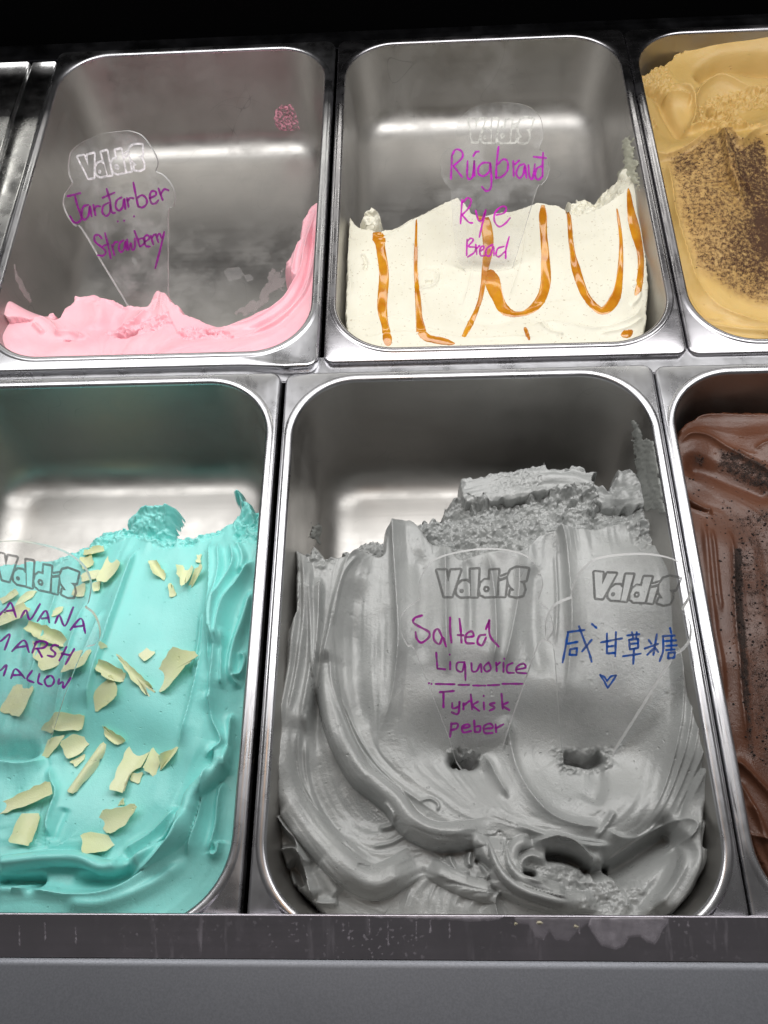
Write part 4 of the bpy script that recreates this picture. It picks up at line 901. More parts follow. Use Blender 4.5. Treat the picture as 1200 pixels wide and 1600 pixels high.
s3, pl3 = sign('clear cone sign lettered banana marshmallow in violet capitals, in the turquoise ice cream', (30, 1170), -.034, 40, 3,
    [(0, 847), (24, 846), (49, 849), (81, 856), (105.6, 866), (127, 882), (138, 900), (141, 918), (137, 942), (132.4, 949), (143, 957), (151, 970), (155, 986), (154, 999), (146, 1009), (128, 1019), (99, 1090), (60, 1190), (-15, 1190), (-40, 1100), (-62, 1012), (-75, 1000), (-85, 980), (-80, 960), (-68, 945), (-72, 925), (-65, 890), (-45, 865), (-20, 852)],
    ([(490, 185), (990, 175), (415, 405)], [(29, 870), (123.5, 892.5), (14.6, 911)]), LOGO_G,
    [('handwriting', INK_V, 3.6, (6.154, 0, 830), [[(-10, 810), (60, 740), (105, 690), (155, 825)], [(60, 770), (130, 760)], [(200, 830), (250, 760), (290, 850), (385, 700)], [(360, 865), (440, 765), (475, 880)], [(400, 840), (460, 835)], [(530, 885), (570, 810), (625, 910), (705, 730)], [(675, 950), (780, 840), (820, 980)], [(710, 920), (800, 910)],
      [(-90, 760), (-65, 640)], [(-65, 640), (-25, 650), (-60, 700), (-25, 720), (-85, 760)]]),
     ('handwriting', INK_V, 3.6, (6.154, 0, 830), [[(-60, 1090), (-20, 1010), (0, 1060), (95, 990), (45, 1140)], [(115, 1155), (230, 1050), (280, 1165)], [(150, 1120), (250, 1105)], [(310, 1170), (350, 1060)], [(330, 1080), (400, 1055), (455, 1080), (420, 1120), (340, 1130)], [(360, 1130), (405, 1210)], [(560, 1100), (520, 1095), (490, 1130), (530, 1170), (515, 1205), (455, 1195)], [(640, 1110), (570, 1245)], [(715, 1130), (630, 1280)], [(590, 1175), (680, 1195)]]),
     ('handwriting', INK_V, 3.5, (6.154, 0, 830), [[(-60, 1380), (-20, 1300), (0, 1340), (65, 1285), (35, 1390)], [(105, 1415), (150, 1325), (240, 1415)], [(130, 1385), (215, 1380)], [(310, 1340), (260, 1420), (325, 1455)], [(380, 1370), (365, 1450), (405, 1475)], [(470, 1395), (430, 1430), (450, 1485), (500, 1480), (520, 1430), (490, 1390), (450, 1400)], [(570, 1420), (560, 1470), (605, 1450), (610, 1510), (680, 1410)]])])
s4, pl4 = sign('clear cone sign lettered salted liquorice in purple marker, in the grey ice cream', (745, 1178), -.040, 44, 0,
    [(656.5, 936.5), (654, 919), (658.5, 902), (672, 881), (693, 870), (724, 862.5), (755, 859), (786.7, 860), (811.7, 865.6), (830, 875), (843, 891.7), (848.8, 914.6), (842, 939.6), (855, 951), (862, 966), (865, 985), (863, 992), (855, 1001.5), (841, 1010), (818, 1074), (792, 1148), (772, 1206), (722, 1206), (700, 1150), (674, 1084), (647, 1016), (636.7, 1010), (628, 994), (625, 978), (628, 962), (638, 950)],
    ([(290, 185), (990, 175), (350, 405)], [(680.4, 888.5), (826.3, 886.5), (692.9, 934.4)]), LOGO_G,
    [('handwriting', INK_M, 3.8, (4.8, 620, 850), [[(190, 535), (135, 555), (125, 590), (180, 625), (240, 660), (240, 700), (185, 740), (150, 710), (140, 660)], [(340, 700), (310, 640), (280, 660), (280, 720), (320, 750), (345, 700), (370, 770)], [(400, 550), (400, 650), (410, 740)], [(470, 560), (480, 650), (485, 740)], [(455, 682), (500, 685)], [(520, 700), (575, 690), (560, 655), (520, 680), (520, 740), (580, 745)], [(665, 680), (620, 690), (605, 740), (640, 760), (670, 700)], [(695, 570), (668, 640)], [(692, 575), (700, 690), (765, 770)]]),
     ('handwriting', INK_P, 3.3, (4.8, 620, 990), [[(295, 140), (305, 265)], [(305, 262), (365, 268)], [(400, 210), (400, 270)], [(395, 157)], [(510, 215), (455, 220), (450, 270), (490, 285), (510, 220), (515, 350)], [(560, 220), (565, 280), (600, 280), (630, 225), (635, 290)], [(690, 215), (655, 250), (670, 285), (705, 265), (690, 215)], [(745, 215), (750, 285)], [(748, 240), (775, 215)], [(800, 215), (800, 290)], [(803, 188)], [(870, 220), (830, 240), (830, 290), (880, 295)], [(900, 270), (965, 255), (950, 225), (905, 245), (900, 290), (975, 298)],
      [(240, 372)], [(258, 377)], [(290, 378), (435, 380)], [(460, 385), (545, 385)], [(570, 390), (665, 390)], [(680, 388), (770, 385)], [(790, 377), (945, 377)]]),
     ('handwriting', INK_P, 3.6, (4.8, 620, 990), [[(320, 440), (430, 430)], [(350, 440), (350, 555)], [(415, 520), (420, 560), (465, 545), (470, 510)], [(470, 510), (460, 600), (410, 590)], [(500, 520), (500, 570)], [(500, 540), (545, 505)], [(555, 455), (565, 570)], [(610, 510), (570, 540), (620, 580)], [(652, 515), (655, 570)], [(650, 467)], [(735, 520), (695, 530), (735, 555), (695, 578)], [(785, 450), (795, 565)], [(835, 515), (795, 540), (845, 575)],
      [(410, 670), (400, 775)], [(405, 680), (455, 675), (450, 710), (405, 725)], [(490, 710), (545, 700), (530, 680), (490, 700), (500, 740), (560, 730)], [(580, 650), (585, 735)], [(585, 700), (625, 695), (620, 735), (585, 738)], [(650, 715), (720, 705), (700, 675), (655, 695), (660, 745), (720, 745)], [(740, 680), (745, 740)], [(745, 710), (800, 680)]])])
s5, pl5 = sign('clear cone sign with blue Chinese handwriting and a heart, in the grey ice cream', (918, 1182), -.040, 48, 4,
    [(895, 934.5), (895, 921.5), (903, 902), (916, 887), (933, 875), (961, 869.5), (998, 867), (1030.7, 869.5), (1056.7, 877), (1074, 891), (1081, 910.7), (1079.4, 932), (1067.5, 955), (1076, 967), (1081, 984), (1078, 1004), (1065, 1019), (1052, 1030), (1004, 1107), (955.5, 1184), (940, 1212), (892, 1212), (878, 1168), (872, 1090), (866, 1016), (855, 1002), (853, 984), (856, 965), (866, 948.6), (880, 940)],
    ([(290, 185), (990, 175), (350, 405)], [(926.7, 891), (1064, 902), (929, 936.7)]), LOGO_G,
    [('handwriting', INK_B, 3.6, (4.615, 840, 850), [[(215, 635), (340, 620)], [(220, 640), (200, 750), (180, 855)], [(215, 720), (290, 705)], [(235, 760), (230, 800)], [(230, 800), (280, 800)], [(280, 800), (285, 750)], [(235, 760), (285, 750)], [(298, 592), (330, 680), (370, 780), (390, 850)], [(390, 690), (320, 775)], [(390, 575), (425, 605)],
      [(455, 710), (610, 680)], [(500, 645), (500, 790)], [(565, 635), (560, 810)], [(505, 740), (555, 735)], [(505, 790), (555, 785)],
      [(645, 660), (735, 650)], [(680, 635), (690, 680)], [(715, 635), (710, 680)], [(660, 690), (665, 760)], [(665, 760), (725, 750)], [(725, 750), (725, 685)], [(660, 690), (725, 685)], [(665, 722), (725, 715)], [(615, 810), (745, 790)], [(695, 755), (690, 865)],
      [(770, 755), (870, 720)], [(860, 650), (835, 800)], [(800, 690), (820, 720)], [(845, 745), (790, 800)], [(845, 745), (870, 780)], [(955, 605), (965, 645)], [(900, 665), (990, 660)], [(905, 670), (905, 770), (880, 845)], [(920, 700), (1000, 695)], [(925, 735), (1005, 730)], [(965, 660), (965, 760)], [(925, 765), (990, 760)], [(945, 785), (940, 825)], [(940, 825), (985, 820)], [(985, 820), (990, 780)], [(945, 785), (990, 780)]]),
     ('heart_drawing', INK_B, 3.2, (4.615, 840, 850), [[(450, 943), (478, 985), (505, 1038)], [(505, 1038), (540, 990), (567, 948)], [(567, 948), (530, 955), (500, 988)], [(500, 988), (480, 958), (450, 943)]])])

# ------------------------------------------------------------------ white chocolate shavings
M_SHAV, *_ = cream('white_chocolate', (.70, .74, .43), (.78, .81, .52), rough=.42, sss=.25, srad=(1, .9, .5), sscale=.002, fine=.10, spec=.4)
def shaving(pts, label, seed, curl=0, tilt=0):
    rng = np.random.default_rng(seed)
    cc = []
    for i in range(len(pts)):
        a, b = np.array(pts[i], float), np.array(pts[(i+1) % len(pts)], float); k1 = rng.uniform(.06, .16); cc += [a+(b-a)*k1, b+(a-b)*rng.uniform(.06, .16)]
    P = np.array([F_blue.hit(*p) for p in cc]); c = P.mean(0)
    border = []
    for i in range(len(P)):
        a, b = P[i], P[(i+1) % len(P)]; n = max(2, int(np.linalg.norm(b-a)/.003))
        e = (b-a)[:2]; nn = np.array([-e[1], e[0]])/(np.linalg.norm(e)+1e-9)
        for k in range(n):
            q = a+(b-a)*k/n
            if k: q = q.copy(); q[:2] += nn*rng.normal(0, .00038)
            border.append(q)
    B = np.array(border)
    A = np.c_[B[:, :2]-c[:2], np.ones(len(B))]; co, *_r = np.linalg.lstsq(A, B[:, 2], rcond=None)
    u, s_, vt = np.linalg.svd(B[:, :2]-c[:2]); ax = vt[1]; wd = abs((B[:, :2]-c[:2])@ax).max()
    tdir = rng.uniform(0, 6.28); tx, ty = math.cos(tdir)*tilt, math.sin(tdir)*tilt
    V, F = [], []; n = len(B); top = []
    def zz(x, y): d = np.array([x, y])-c[:2]; return co[0]*d[0]+co[1]*d[1]+co[2]+curl*((d@ax)/wd)**2+tx*d[0]+ty*d[1]
    for r in (1, .66, .33):
        for q in B: xy = c[:2]+(q[:2]-c[:2])*r; V.append([xy[0], xy[1], zz(*xy)])
    V.append([c[0], c[1], zz(c[0], c[1])])
    V = np.array(V); gap = np.array([F_blue.z(v[0], v[1])-v[2] for v in V]); V[:, 2] += np.percentile(gap, 84)+.0009
    m = len(V); V2 = V.copy(); V2[:, 2] -= .0006
    for r in range(2):
        for i in range(n):
            j = (i+1) % n; F.append((r*n+i, r*n+j, (r+1)*n+j, (r+1)*n+i)); F.append((m+r*n+j, m+r*n+i, m+(r+1)*n+i, m+(r+1)*n+j))
    for i in range(n): j = (i+1) % n; F.append((2*n+i, 2*n+j, 3*n)); F.append((m+2*n+j, m+2*n+i, m+3*n)); F.append((2*m+j, 2*m+i, 2*m+n+i, 2*m+n+j))
    o = mesh('chocolate_shaving', np.vstack([V, V2, V[:n], V2[:n]]), F, M_SHAV)
    # crisp broken edge: its faces stay flat
    o.data.polygons.foreach_set('use_smooth', [min(p.vertices) < 2*m for p in o.data.polygons])
    tag(o, label, 'chocolate shaving', 'white chocolate shavings scattered on the turquoise ice cream'); return o
SH = [
 ([(144, 828), (159, 816), (195, 838), (186, 851)], 'broad pale shaving at the top, nearest the torn back edge', .001, .15),
 ([(111, 867), (130, 841), (144, 844), (122, 872)], 'upright narrow shaving left of the topmost cluster, just right of the sign edge', .0005, .2),
 ([(132, 861), (165, 856), (167, 867), (132, 871)], 'short horizontal shaving in the top cluster, above the big bent one', .001, .15),
 ([(124, 871), (145, 868), (151, 884), (132, 893)], 'squarish shaving in the top cluster under the sign dome edge', .001, .1),
 ([(170, 867), (190, 880), (188, 893), (170, 915), (155, 914), (163, 886)], 'largest shaving of the top cluster, at its right side', .002, .2),
 ([(127, 899), (157, 891), (160, 902), (130, 913)], 'slim shaving crossing the sign edge under the top cluster', .0005, .1),
 ([(146, 912), (158, 907), (158, 926), (148, 927)], 'small shaving below the large one of the top cluster', .0005, .2),
 ([(232, 878), (247, 879), (261, 897), (257, 908), (243, 901)], 'lone leaf shaped shaving left of the folded shaving, on the smooth panel', .003, .1),
 ([(278, 886), (297, 879), (307, 893), (293, 918), (287, 925)], 'folded shaving with a dark shadow, the left leaf of the pair', .004, .3),
 ([(307, 895), (318, 886), (320, 896), (303, 916), (290, 926)], 'narrow upright leaf at the right of the folded pair', .001, .3),
 ([(263, 915), (270, 913), (277, 930), (266, 935)], 'tiny triangular chip between the lone leaf and the folded pair', 0, .1),
 ([(186, 1026), (196, 1032), (246, 1080), (232, 1090), (208, 1064)], 'long dagger shaped shaving forming the left arm of the V', .002, .15),
 ([(274, 1018), (314, 1023), (296, 1046), (256, 1086), (230, 1064)], 'large wide shaving forming the right arm of the V', .003, .2),
 ([(216, 1024), (230, 1013), (245, 1020), (228, 1036)], 'small square chip above the V of two big shavings', 0, .1),
 ([(144, 1040), (160, 1034), (200, 1052), (192, 1068), (168, 1064)], 'ribbed oval shaving left of the V shaped pair', .003, .1),
 ([(146, 1086), (176, 1054), (187, 1078), (186, 1092), (150, 1115)], 'kite shaped shaving just below the ribbed oval one', .001, .15),
 ([(156, 1002), (172, 1012), (158, 1016)], 'tiny triangle chip beside the shoulder of the marshmallow sign', 0, .05),
 ([(160, 1132), (200, 1158), (184, 1166), (164, 1150)], 'small slanted shaving above the long rod shaped one', .001, .1),
 ([(86, 1116), (134, 1117), (130, 1144), (86, 1143)], 'rectangular shaving at the foot of the marshmallow sign', .0005, .1),
 ([(66, 1142), (86, 1118), (96, 1128), (84, 1148)], 'shaded shaving tucked left of the rectangular one', .0005, .1),
 ([(62, 1186), (80, 1156), (108, 1150), (76, 1184)], 'thin shaving at the left of the lower cluster beside the sign hole', .0005, .2),
 ([(98, 1164), (116, 1148), (150, 1151), (128, 1180), (108, 1188)], 'wide shaving in the middle of the lower cluster', .001, .2),
 ([(110, 1192), (134, 1178), (132, 1188), (120, 1200)], 'small piece peeking under the wide lower cluster shaving', 0, .1),
 ([(106, 1236), (158, 1155), (172, 1168), (118, 1242)], 'long rolled rod shaped shaving lying diagonally', -.004, .05),
 ([(174, 1236), (204, 1160), (239, 1162), (224, 1200), (208, 1208), (198, 1242)], 'tall L shaped shaving right of the rolled rod', .002, .2),
 ([(204, 1220), (206, 1208), (226, 1207), (218, 1226)], 'small rounded piece touching the foot of the L shaped shaving', 0, .1),
 ([(226, 1204), (240, 1168), (254, 1184), (242, 1216)], 'upright shaving between the L shaped one and the curled tip', .001, .25),
 ([(250, 1206), (254, 1184), (280, 1164), (272, 1188)], 'curled pointed shaving at the right end of the lower row', .004, .1),
 ([(-8, 1258), (36, 1240), (82, 1222), (86, 1244), (44, 1262), (-8, 1274)], 'long drooping shaving at the left photo edge', .001, .1),
 ([(20, 1318), (38, 1272), (66, 1271), (54, 1324)], 'tall rectangular shaving below the long drooping one', .002, .15),
 ([(148, 1284), (164, 1266), (222, 1258), (200, 1292), (172, 1305)], 'pointed leaf shaving, upper of the two nearest the front', .001, .2),
 ([(128, 1334), (132, 1304), (168, 1304), (184, 1316), (168, 1332)], 'lowest shaving, nearest the front ledge', .001, .15),
 ([(184, 1260), (196, 1246), (196, 1258)], 'tiny sliver above the pointed leaf shaving', 0, .3),
 ([(-8, 968), (3, 960), (44, 947), (56, 958), (42, 974), (0, 984)], 'shaving behind the letters of the top word, casting a long shadow', .002, .25),
 ([(42, 986), (50, 973), (70, 980), (104, 994), (105, 1010), (96, 1012), (62, 1002)], 'long curved shaving between the first and second word of the sign', .004, .1),
 ([(52, 1002), (66, 1006), (99, 1016), (92, 1040), (70, 1052), (54, 1028)], 'shaving behind the second word, under the long curved one', .001, .1),
 ([(98, 1056), (112, 1022), (145, 1014), (135, 1046)], 'four sided shaving crossing the lower right edge of the sign', .001, .2),
 ([(70, 877), (72, 862), (101, 861), (104, 877)], 'flat shaving under the dome of the marshmallow sign, above its logo', 0, .1),
 ([(25, 947), (44, 928), (60, 923), (53, 934), (33, 947)], 'narrow shaving just under the logo of the sign', .0005, .2),
 ([(0, 936), (29, 924), (34, 932), (5, 945)], 'slim shaving under the logo at the photo edge', .0005, .2),
 ([(80, 965), (85, 953), (101, 949), (99, 958)], 'little chip right of the centre of the top word', 0, .1),
 ([(117, 919), (136, 913), (132, 934), (112, 931)], 'shaving directly right of the last logo letter', .0005, .1),
 ([(0, 1112), (24, 1070), (56, 1072), (38, 1124)], 'shaded shaving under the bottom word of the sign', .001, .1),
 ([(308, 868), (316, 866), (315, 882), (306, 880)], 'faint sliver standing above the folded pair', 0, .1),
]
for i, (p, lab, cu, ti) in enumerate(SH): shaving(p, lab if 'shaving' in lab or 'chip' in lab or 'sliver' in lab else lab+', white chocolate', 100+i, cu*1.6+.0006, ti*1.5)

# ------------------------------------------------------------------ caramel
m_car, nt, b = nodes('caramel'); q = NT(nt)
q.l(q.mix(q.mr(q.noise(60, 2, .5), .35, .65, 0, 1), (.40, .135, .003), (.56, .25, .012)), b.inputs['Base Color'])
b.inputs['Roughness'].default_value = .12; b.inputs['Subsurface Weight'].default_value = .3; b.inputs['Subsurface Scale'].default_value = .002; b.inputs['Coat Weight'].default_value = .6
DR = [[(587, 360, 17), (592, 372, 20), (595, 390, 14), (600, 430, 13), (597, 480, 14), (603, 515, 12), (607, 543, 15)],
      [(651, 333, 4), (650, 380, 5), (650, 425, 6), (653, 465, 9), (656, 505, 12), (664, 526, 13), (690, 533, 12), (714, 538, 6)],
      [(745, 322, 10), (758, 345, 15), (763, 385, 19), (759, 415, 12), (751, 465, 8), (738, 500, 9), (722, 530, 11)],
      [(766, 420, 19), (772, 450, 19), (788, 484, 15), (815, 491, 11), (840, 475, 14), (852, 445, 14), (852, 400, 12), (849, 360, 12), (848, 316, 12)],
      [(886, 315, 7), (890, 350, 7), (893, 385, 9), (900, 420, 15), (915, 462, 14), (940, 486, 14), (960, 468, 14), (968, 435, 9), (970, 375, 6), (961, 308, 4)],
      [(981, 289, 8), (985, 325, 10), (992, 360, 15), (1001, 400, 10), (999, 445, 10), (991, 466, 5)],
      [(819, 509, 4), (823, 520, 6), (828, 535, 3)], [(968, 526, 5), (980, 522, 12), (990, 515, 5)]]
for k_, D_ in enumerate(DR):
    Q = catmull([(a, b_) for a, b_, c_ in D_], 8); Wd = catmull([(c_, 0) for a, b_, c_ in D_], 8)[:, 0]
    rng = np.random.default_rng(k_); C3 = np.array([F_rye.hit(*p) for p in Q])
    T_ = np.gradient(C3[:, :2], axis=0); T_ = (np.vstack([T_[:1], T_[:-1]])+T_+np.vstack([T_[1:], T_[-1:]])); T_ /= np.linalg.norm(T_, axis=1)[:, None]; N_ = np.stack([-T_[:, 1], T_[:, 0]], 1)
    V, F = [], []; K = 9; m_ = len(C3); wob = fnoise((m_+8, 1), 2.5, k_+3)[:m_, 0]*.08
    for i in range(m_):
        en = min(1, math.sqrt(min(i, m_-1-i)/4+.05))
        hw = Wd[i]/2/1650*(1+wob[i])*en*1.0
        for j in range(K):
            s_ = -1+2*j/(K-1); x, y = C3[i, :2]+N_[i]*hw*s_
            V.append((x, y, F_rye.z(x, y)-.0003+.0009*math.sqrt(max(0, 1-s_*s_))*min(1, hw/.002)*en))
    for i in range(m_-1):
        for j in range(K-1): a = i*K+j; F.append((a, a+1, a+K+1, a+K))
    mesh('caramel_stripe', V, F, m_car, r_root)

# ------------------------------------------------------------------ residues on the walls
def wall_point(p, px, py, off=0):
    d = ray(px, py)
    a0, a1, b0, b1 = p.x0+p.ml+.0018, p.x1-p.mr-.0018, p.y0+p.mf+.0018, p.y1-p.mb-.0018; cx, cy = (a0+a1)/2, (b0+b1)/2; r = p.R-.0018
    for t in np.arange(.3, 1.2, .0006):
        q_ = CAM+t*d
        if q_[2] > p.zt-.002: continue
        dep = (p.zt-q_[2])/p.D
        qx, qy = abs(q_[0]-cx)-(a1-a0)/2+r, abs(q_[1]-cy)-(b1-b0)/2+r
        sd = -(math.hypot(max(qx, 0), max(qy, 0))+min(max(qx, qy), 0)-r)-TAPER*dep
        if sd < off or q_[2] < p.zf+off:
            lo, hi = t-.0006, t
            for _ in range(8):
                tm = (lo+hi)/2; q_ = CAM+tm*d; dep = (p.zt-q_[2])/p.D
                qx, qy = abs(q_[0]-cx)-(a1-a0)/2+r, abs(q_[1]-cy)-(b1-b0)/2+r
                sd = -(math.hypot(max(qx, 0), max(qy, 0))+min(max(qx, qy), 0)-r)-TAPER*dep
                if sd < off or q_[2] < p.zf+off: hi = tm
                else: lo = tm
            return q_
    return q_
def smear(name, p, poly, mat, thick, seed, label=None, cat=None, parent=None, step=2.0, sig=2.5, jag=3, ragged=True, base=.0002):
    xs = np.arange(min(a for a, b_ in poly)-4, max(a for a, b_ in poly)+4, step); ys = np.arange(min(b_ for a, b_ in poly)-4, max(b_ for a, b_ in poly)+4, step)
    X, Y = np.meshgrid(xs, ys); sd = poly_sd(X, Y, poly)+jag*fbm(X.shape, 3, seed, 3, .7)
    nz = .6*fnoise(X.shape, sig*.6, seed+5, aniso=3.5)+.4*fbm(X.shape, sig*.6, seed+6, 3, .7); V, F = [], []; idx = -np.ones(X.shape, int)
    inw = np.array([-(1 if p.x0+.13 < at(poly[0][0], poly[0][1], -.05)[0] else -1)*.8, -.3, .5])
    for i in range(X.shape[0]):
        for j in range(X.shape[1]):
            if sd[i, j] > -step:
                e = sstep(sd[i, j]/6); idx[i, j] = len(V)
                q_ = wall_point(p, X[i, j], Y[i, j]); V.append(q_+inw*max(-.001, (base+thick*e*(.55+.45*nz[i, j])) if sd[i, j] > 0 else -.0008))
    for i in range(X.shape[0]-1):
        for j in range(X.shape[1]-1):
            c4 = (idx[i, j], idx[i, j+1], idx[i+1, j+1], idx[i+1, j])
            if min(c4) >= 0: F.append(c4[::-1])
    o = mesh(name, V, F, mat, parent)
    if label: tag(o, label, cat)
    return o
M_SMG, *_ = cream('thin_liquorice_smear', (.27, .28, .265), rough=.5, fine=.3)
M_SMG.node_tree.nodes['Principled BSDF'].inputs['Alpha'].default_value = .85
smear('wall_smear', P_gray, [(984, 655), (990, 652), (1003, 668), (1012, 690), (1020, 690), (1030, 720), (1036, 760), (1042, 795), (1025, 800), (1000, 790), (990, 765), (992, 720), (986, 690)], M_SMG, .0011, 7, parent=g_root, step=1.6)
smear('wall_smear', P_gray, [(478, 818), (486, 814), (500, 822), (508, 836), (514, 850), (500, 858), (488, 842)], M_SMG, .002, 8, parent=g_root, step=1.6, jag=4)
M_SMR, *_ = cream('thin_cream_smear', (.55, .55, .44), rough=.45, fine=.3)
M_SMR.node_tree.nodes['Principled BSDF'].inputs['Alpha'].default_value = .8
smear('wall_smear', P_rye, [(977, 212), (984, 214), (990, 232), (992, 262), (1000, 285), (996, 292), (984, 286), (974, 300), (964, 296), (966, 272), (972, 258), (974, 236)], M_SMR, .0014, 12, parent=r_root, step=1.5)
M_BLOB, *_ = cream('dried_strawberry', (.62, .26, .33), (.70, .34, .42), rough=.55, fine=.3)
q = NT(M_BLOB.node_tree); q.l(q.mr(q.noise(380, 2, .6), .44, .56, .12, 1), M_BLOB.node_tree.nodes['Principled BSDF'].inputs['Alpha'])
smear('dried_splat', P_pink, [(428, 186), (430, 172), (440, 163), (454, 163), (463, 176), (466, 192), (468, 204), (455, 207), (440, 206), (431, 198)], M_BLOB, .0024, 22, label='dried rough pink splat stuck high on the back wall of the strawberry pan', cat='food splat', step=1.0, sig=2.6, jag=.5)
M_DROP = simple('pale_melt', (.70, .68, .68), .15, alpha=.16)
for k_, (P_, lab) in enumerate([([(348, 424), (356, 418), (372, 418), (380, 428), (374, 436), (356, 438)], 'clear melt puddle on the strawberry pan floor, right of the sign'),
    ([(380, 430), (390, 429), (395, 435), (386, 439)], 'small melt drop beside the clear puddle in the strawberry pan'),
    ([(206, 402), (212, 404), (215, 412), (211, 416)], 'white milky drip behind the strawberry sign')]):
    smear('melt_drop', P_pink, P_, M_DROP, .0009, 30+k_, label=lab, cat='melt drop', step=1.0, sig=5, jag=.5)
M_FROST, *_ = cream('pink_frost', (.60, .52, .52), rough=.5, fine=.4)
M_FROST.node_tree.nodes['Principled BSDF'].inputs['Alpha'].default_value = .35
smear('scrape_residue', P_pink, [(372, 478), (400, 466), (416, 448), (424, 426), (434, 416), (442, 420), (446, 445), (425, 470), (390, 488), (368, 490)], M_FROST, .002, 41, parent=p_root, step=1.6, jag=4)
smear('scrape_residue', P_pink, [(20, 408), (24, 410), (28, 428), (40, 448), (52, 470), (46, 474), (30, 452), (22, 430)], M_FROST, .0012, 42, parent=p_root, step=1.4, jag=1)

# ------------------------------------------------------------------ cover plates at the back left
xa, xs_ = A2-.003-W_-.0015, at(48, 95, -.002)[0]
def plate(x0, x1, label, z, group='polished steel cover plates at the back left'):
    bm = bmesh.new(); y0, y1 = YG+.001, YG+L_-.010
    V, F = [], []
    xs = [x0, x0+.0006, x0+.002, x1-.002, x1-.0006, x1]; zs = [z-.010, z-.0012, z, z, z-.0012, z-.010]
    n = 14
    for k in range(n+1):
        y = y0+(y1-y0)*k/n
        for x_, z_ in zip(xs, zs): V.append((x_, y, z_+.0006*math.sin(k*1.1+x0*40)))
    for k in range(n):
        for j in range(5): a = k*6+j; F.append((a, a+1, a+7, a+6))
    F.append(tuple(range(6))); F.append(tuple(range(n*6, n*6+6))[::-1])
    o = mesh('cover_plate', V, F, M_PLATE); bm.free(); tag(o, label, 'cover plate', group); return o
plate(xs_+.0006, xa, 'narrow polished steel cover plate beside the strawberry pan', -.002)
plate(xs_-.16, xs_-.0006, 'outer polished steel cover plate at the left photo edge', -.001)

# ------------------------------------------------------------------ spilt melt on the front ledge
def ledge_pt(px, py, off=0):
    d = ray(px, py); m_ = (.003-.0097)/(yB-yA)
    # plane z = .0097 + m*(y-yA)
    t = (.0097+off+m_*(CAM[1]-yA)-CAM[2])/(d[2]-m_*d[1]); return CAM+t*d
m_melt, nt, b = nodes('milky_melt'); q = NT(nt)
b.inputs['Base Color'].default_value = (.62, .58, .64, 1); b.inputs['Roughness'].default_value = .35
at_ = q.n('ShaderNodeAttribute'); at_.attribute_name = 'cover'
q.l(q.math('MULTIPLY', at_.outputs['Fac'], q.mr(q.noise(180, 3, .6), .3, .7, .5, 1)), b.inputs['Alpha'])
def melt(poly, label, amount=.4, seed=1, thick=.0006, mat=m_melt, step=1.5, name='melted_spill', cat='spill'):
    xs = np.arange(min(a for a, _ in poly)-3, max(a for a, _ in poly)+3, step); ys = np.arange(min(b_ for _, b_ in poly)-3, max(b_ for _, b_ in poly)+3, step)
    X, Y = np.meshgrid(xs, ys); sd = poly_sd(X, Y, poly)+.9*fbm(X.shape, min(5*1.5/step, min(X.shape)/7), seed, 2, .6)*min(.6, step); idx = -np.ones(X.shape, int); V, F, A = [], [], []
    for i in range(X.shape[0]):
        for j in range(X.shape[1]):
            if sd[i, j] > -step and Y[i, j] > 1430+(X[i, j]-600)*.008:
                idx[i, j] = len(V); V.append(ledge_pt(X[i, j], Y[i, j], .0003+thick*float(sstep(sd[i, j]/5)))); A.append(amount*float(sstep(sd[i, j]/2.5))*(1+.5*math.exp(-(sd[i, j]-2)**2/3)))
    for i in range(X.shape[0]-1):
        for j in range(X.shape[1]-1):
            c4 = (idx[i, j], idx[i, j+1], idx[i+1, j+1], idx[i+1, j])
            if min(c4) >= 0: F.append(c4[::-1])
    o = mesh(name, V, F, mat); a = o.data.attributes.new('cover', 'FLOAT', 'POINT'); a.data.foreach_set('value', np.array(A, dtype=np.float32)); tag(o, label, cat); return o
melt([(922, 1432), (1046, 1432), (1044, 1444), (1036, 1452), (1032, 1466), (1024, 1478), (1010, 1472), (1000, 1464), (984, 1466), (976, 1480), (962, 1484), (940, 1478), (926, 1460), (918, 1446)], 'large milky melted spill running down the front ledge at its right', .42, 3)
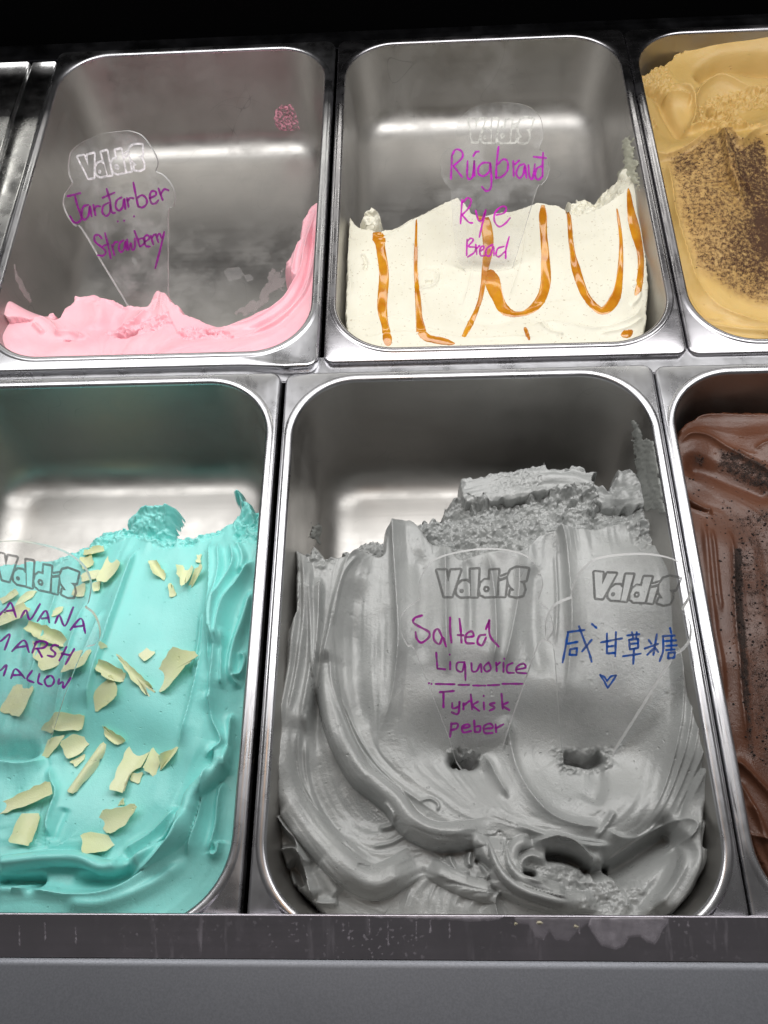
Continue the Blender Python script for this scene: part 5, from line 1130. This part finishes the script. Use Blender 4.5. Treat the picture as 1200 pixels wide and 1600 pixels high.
melt([(800, 1432), (930, 1432), (918, 1444), (900, 1458), (888, 1472), (868, 1470), (858, 1455), (850, 1470), (836, 1464), (826, 1446), (808, 1444)], 'thin whitish melt trail on the ledge left of the large spill', .26, 4)
melt([(560, 1430), (700, 1430), (790, 1431), (780, 1438), (740, 1441), (700, 1437), (640, 1436), (590, 1434)], 'thin grey melt line along the ledge edge under the liquorice pan', .5, 5, mat=m_melt)
for i, (x, y0_, y1_) in enumerate([(536, 1442, 1458), (545, 1440, 1470), (577, 1436, 1462), (606, 1438, 1480), (650, 1440, 1472), (672, 1438, 1460), (702, 1440, 1468), (30, 1445, 1478), (70, 1440, 1472), (118, 1448, 1476), (905, 1440, 1462), (1075, 1436, 1450)]):
    melt([(x-1.2, y0_), (x+1.4, y0_), (x+2.2, y0_*.4+y1_*.6), (x+3.4, y1_-5), (x+1.5, y1_), (x-1.8, y1_-1), (x-2.2, y1_-6), (x-1.2, y0_*.4+y1_*.6)], ['thin dried drip on the ledge below the left corner of the grey pan', 'longer dried drip on the ledge next to the left corner drip', 'short dried drip on the ledge left of its middle', 'long dried drip reaching low on the ledge, left of middle', 'dried drip on the ledge at its middle', 'short faint drip right of the middle of the ledge', 'faint drip on the ledge below the sign lettered salted', 'dried drip at the far left of the ledge', 'second dried drip from the left ledge end', 'third dried drip from the left ledge end', 'faint drip between the thin trail and the large spill', 'small drip on the ledge right of the large spill'][i], .35, 60+i, name='dried_drip', cat='drip', step=.6)
M_YEL = simple('yellow_cream_bit', (.50, .46, .33), .4)
for i, (x, y, r_, lab) in enumerate([(843, 1442, 5, 'largest yellowish blob of cream stuck on the ledge edge'), (900, 1448, 4, 'orange tinted cream spot on the ledge right of the blob'), (806, 1443, 2.5, 'tiny cream fleck on the ledge left of the blob')]):
    melt([(x+r_*math.cos(a)*(1+.2*math.sin(3*a+i)), y+.7*r_*math.sin(a)) for a in np.arange(0, 6.28, .5)], lab, 1, 80+i, .0015, mat=M_YEL, step=.5, name='cream_bit', cat='cream bit')
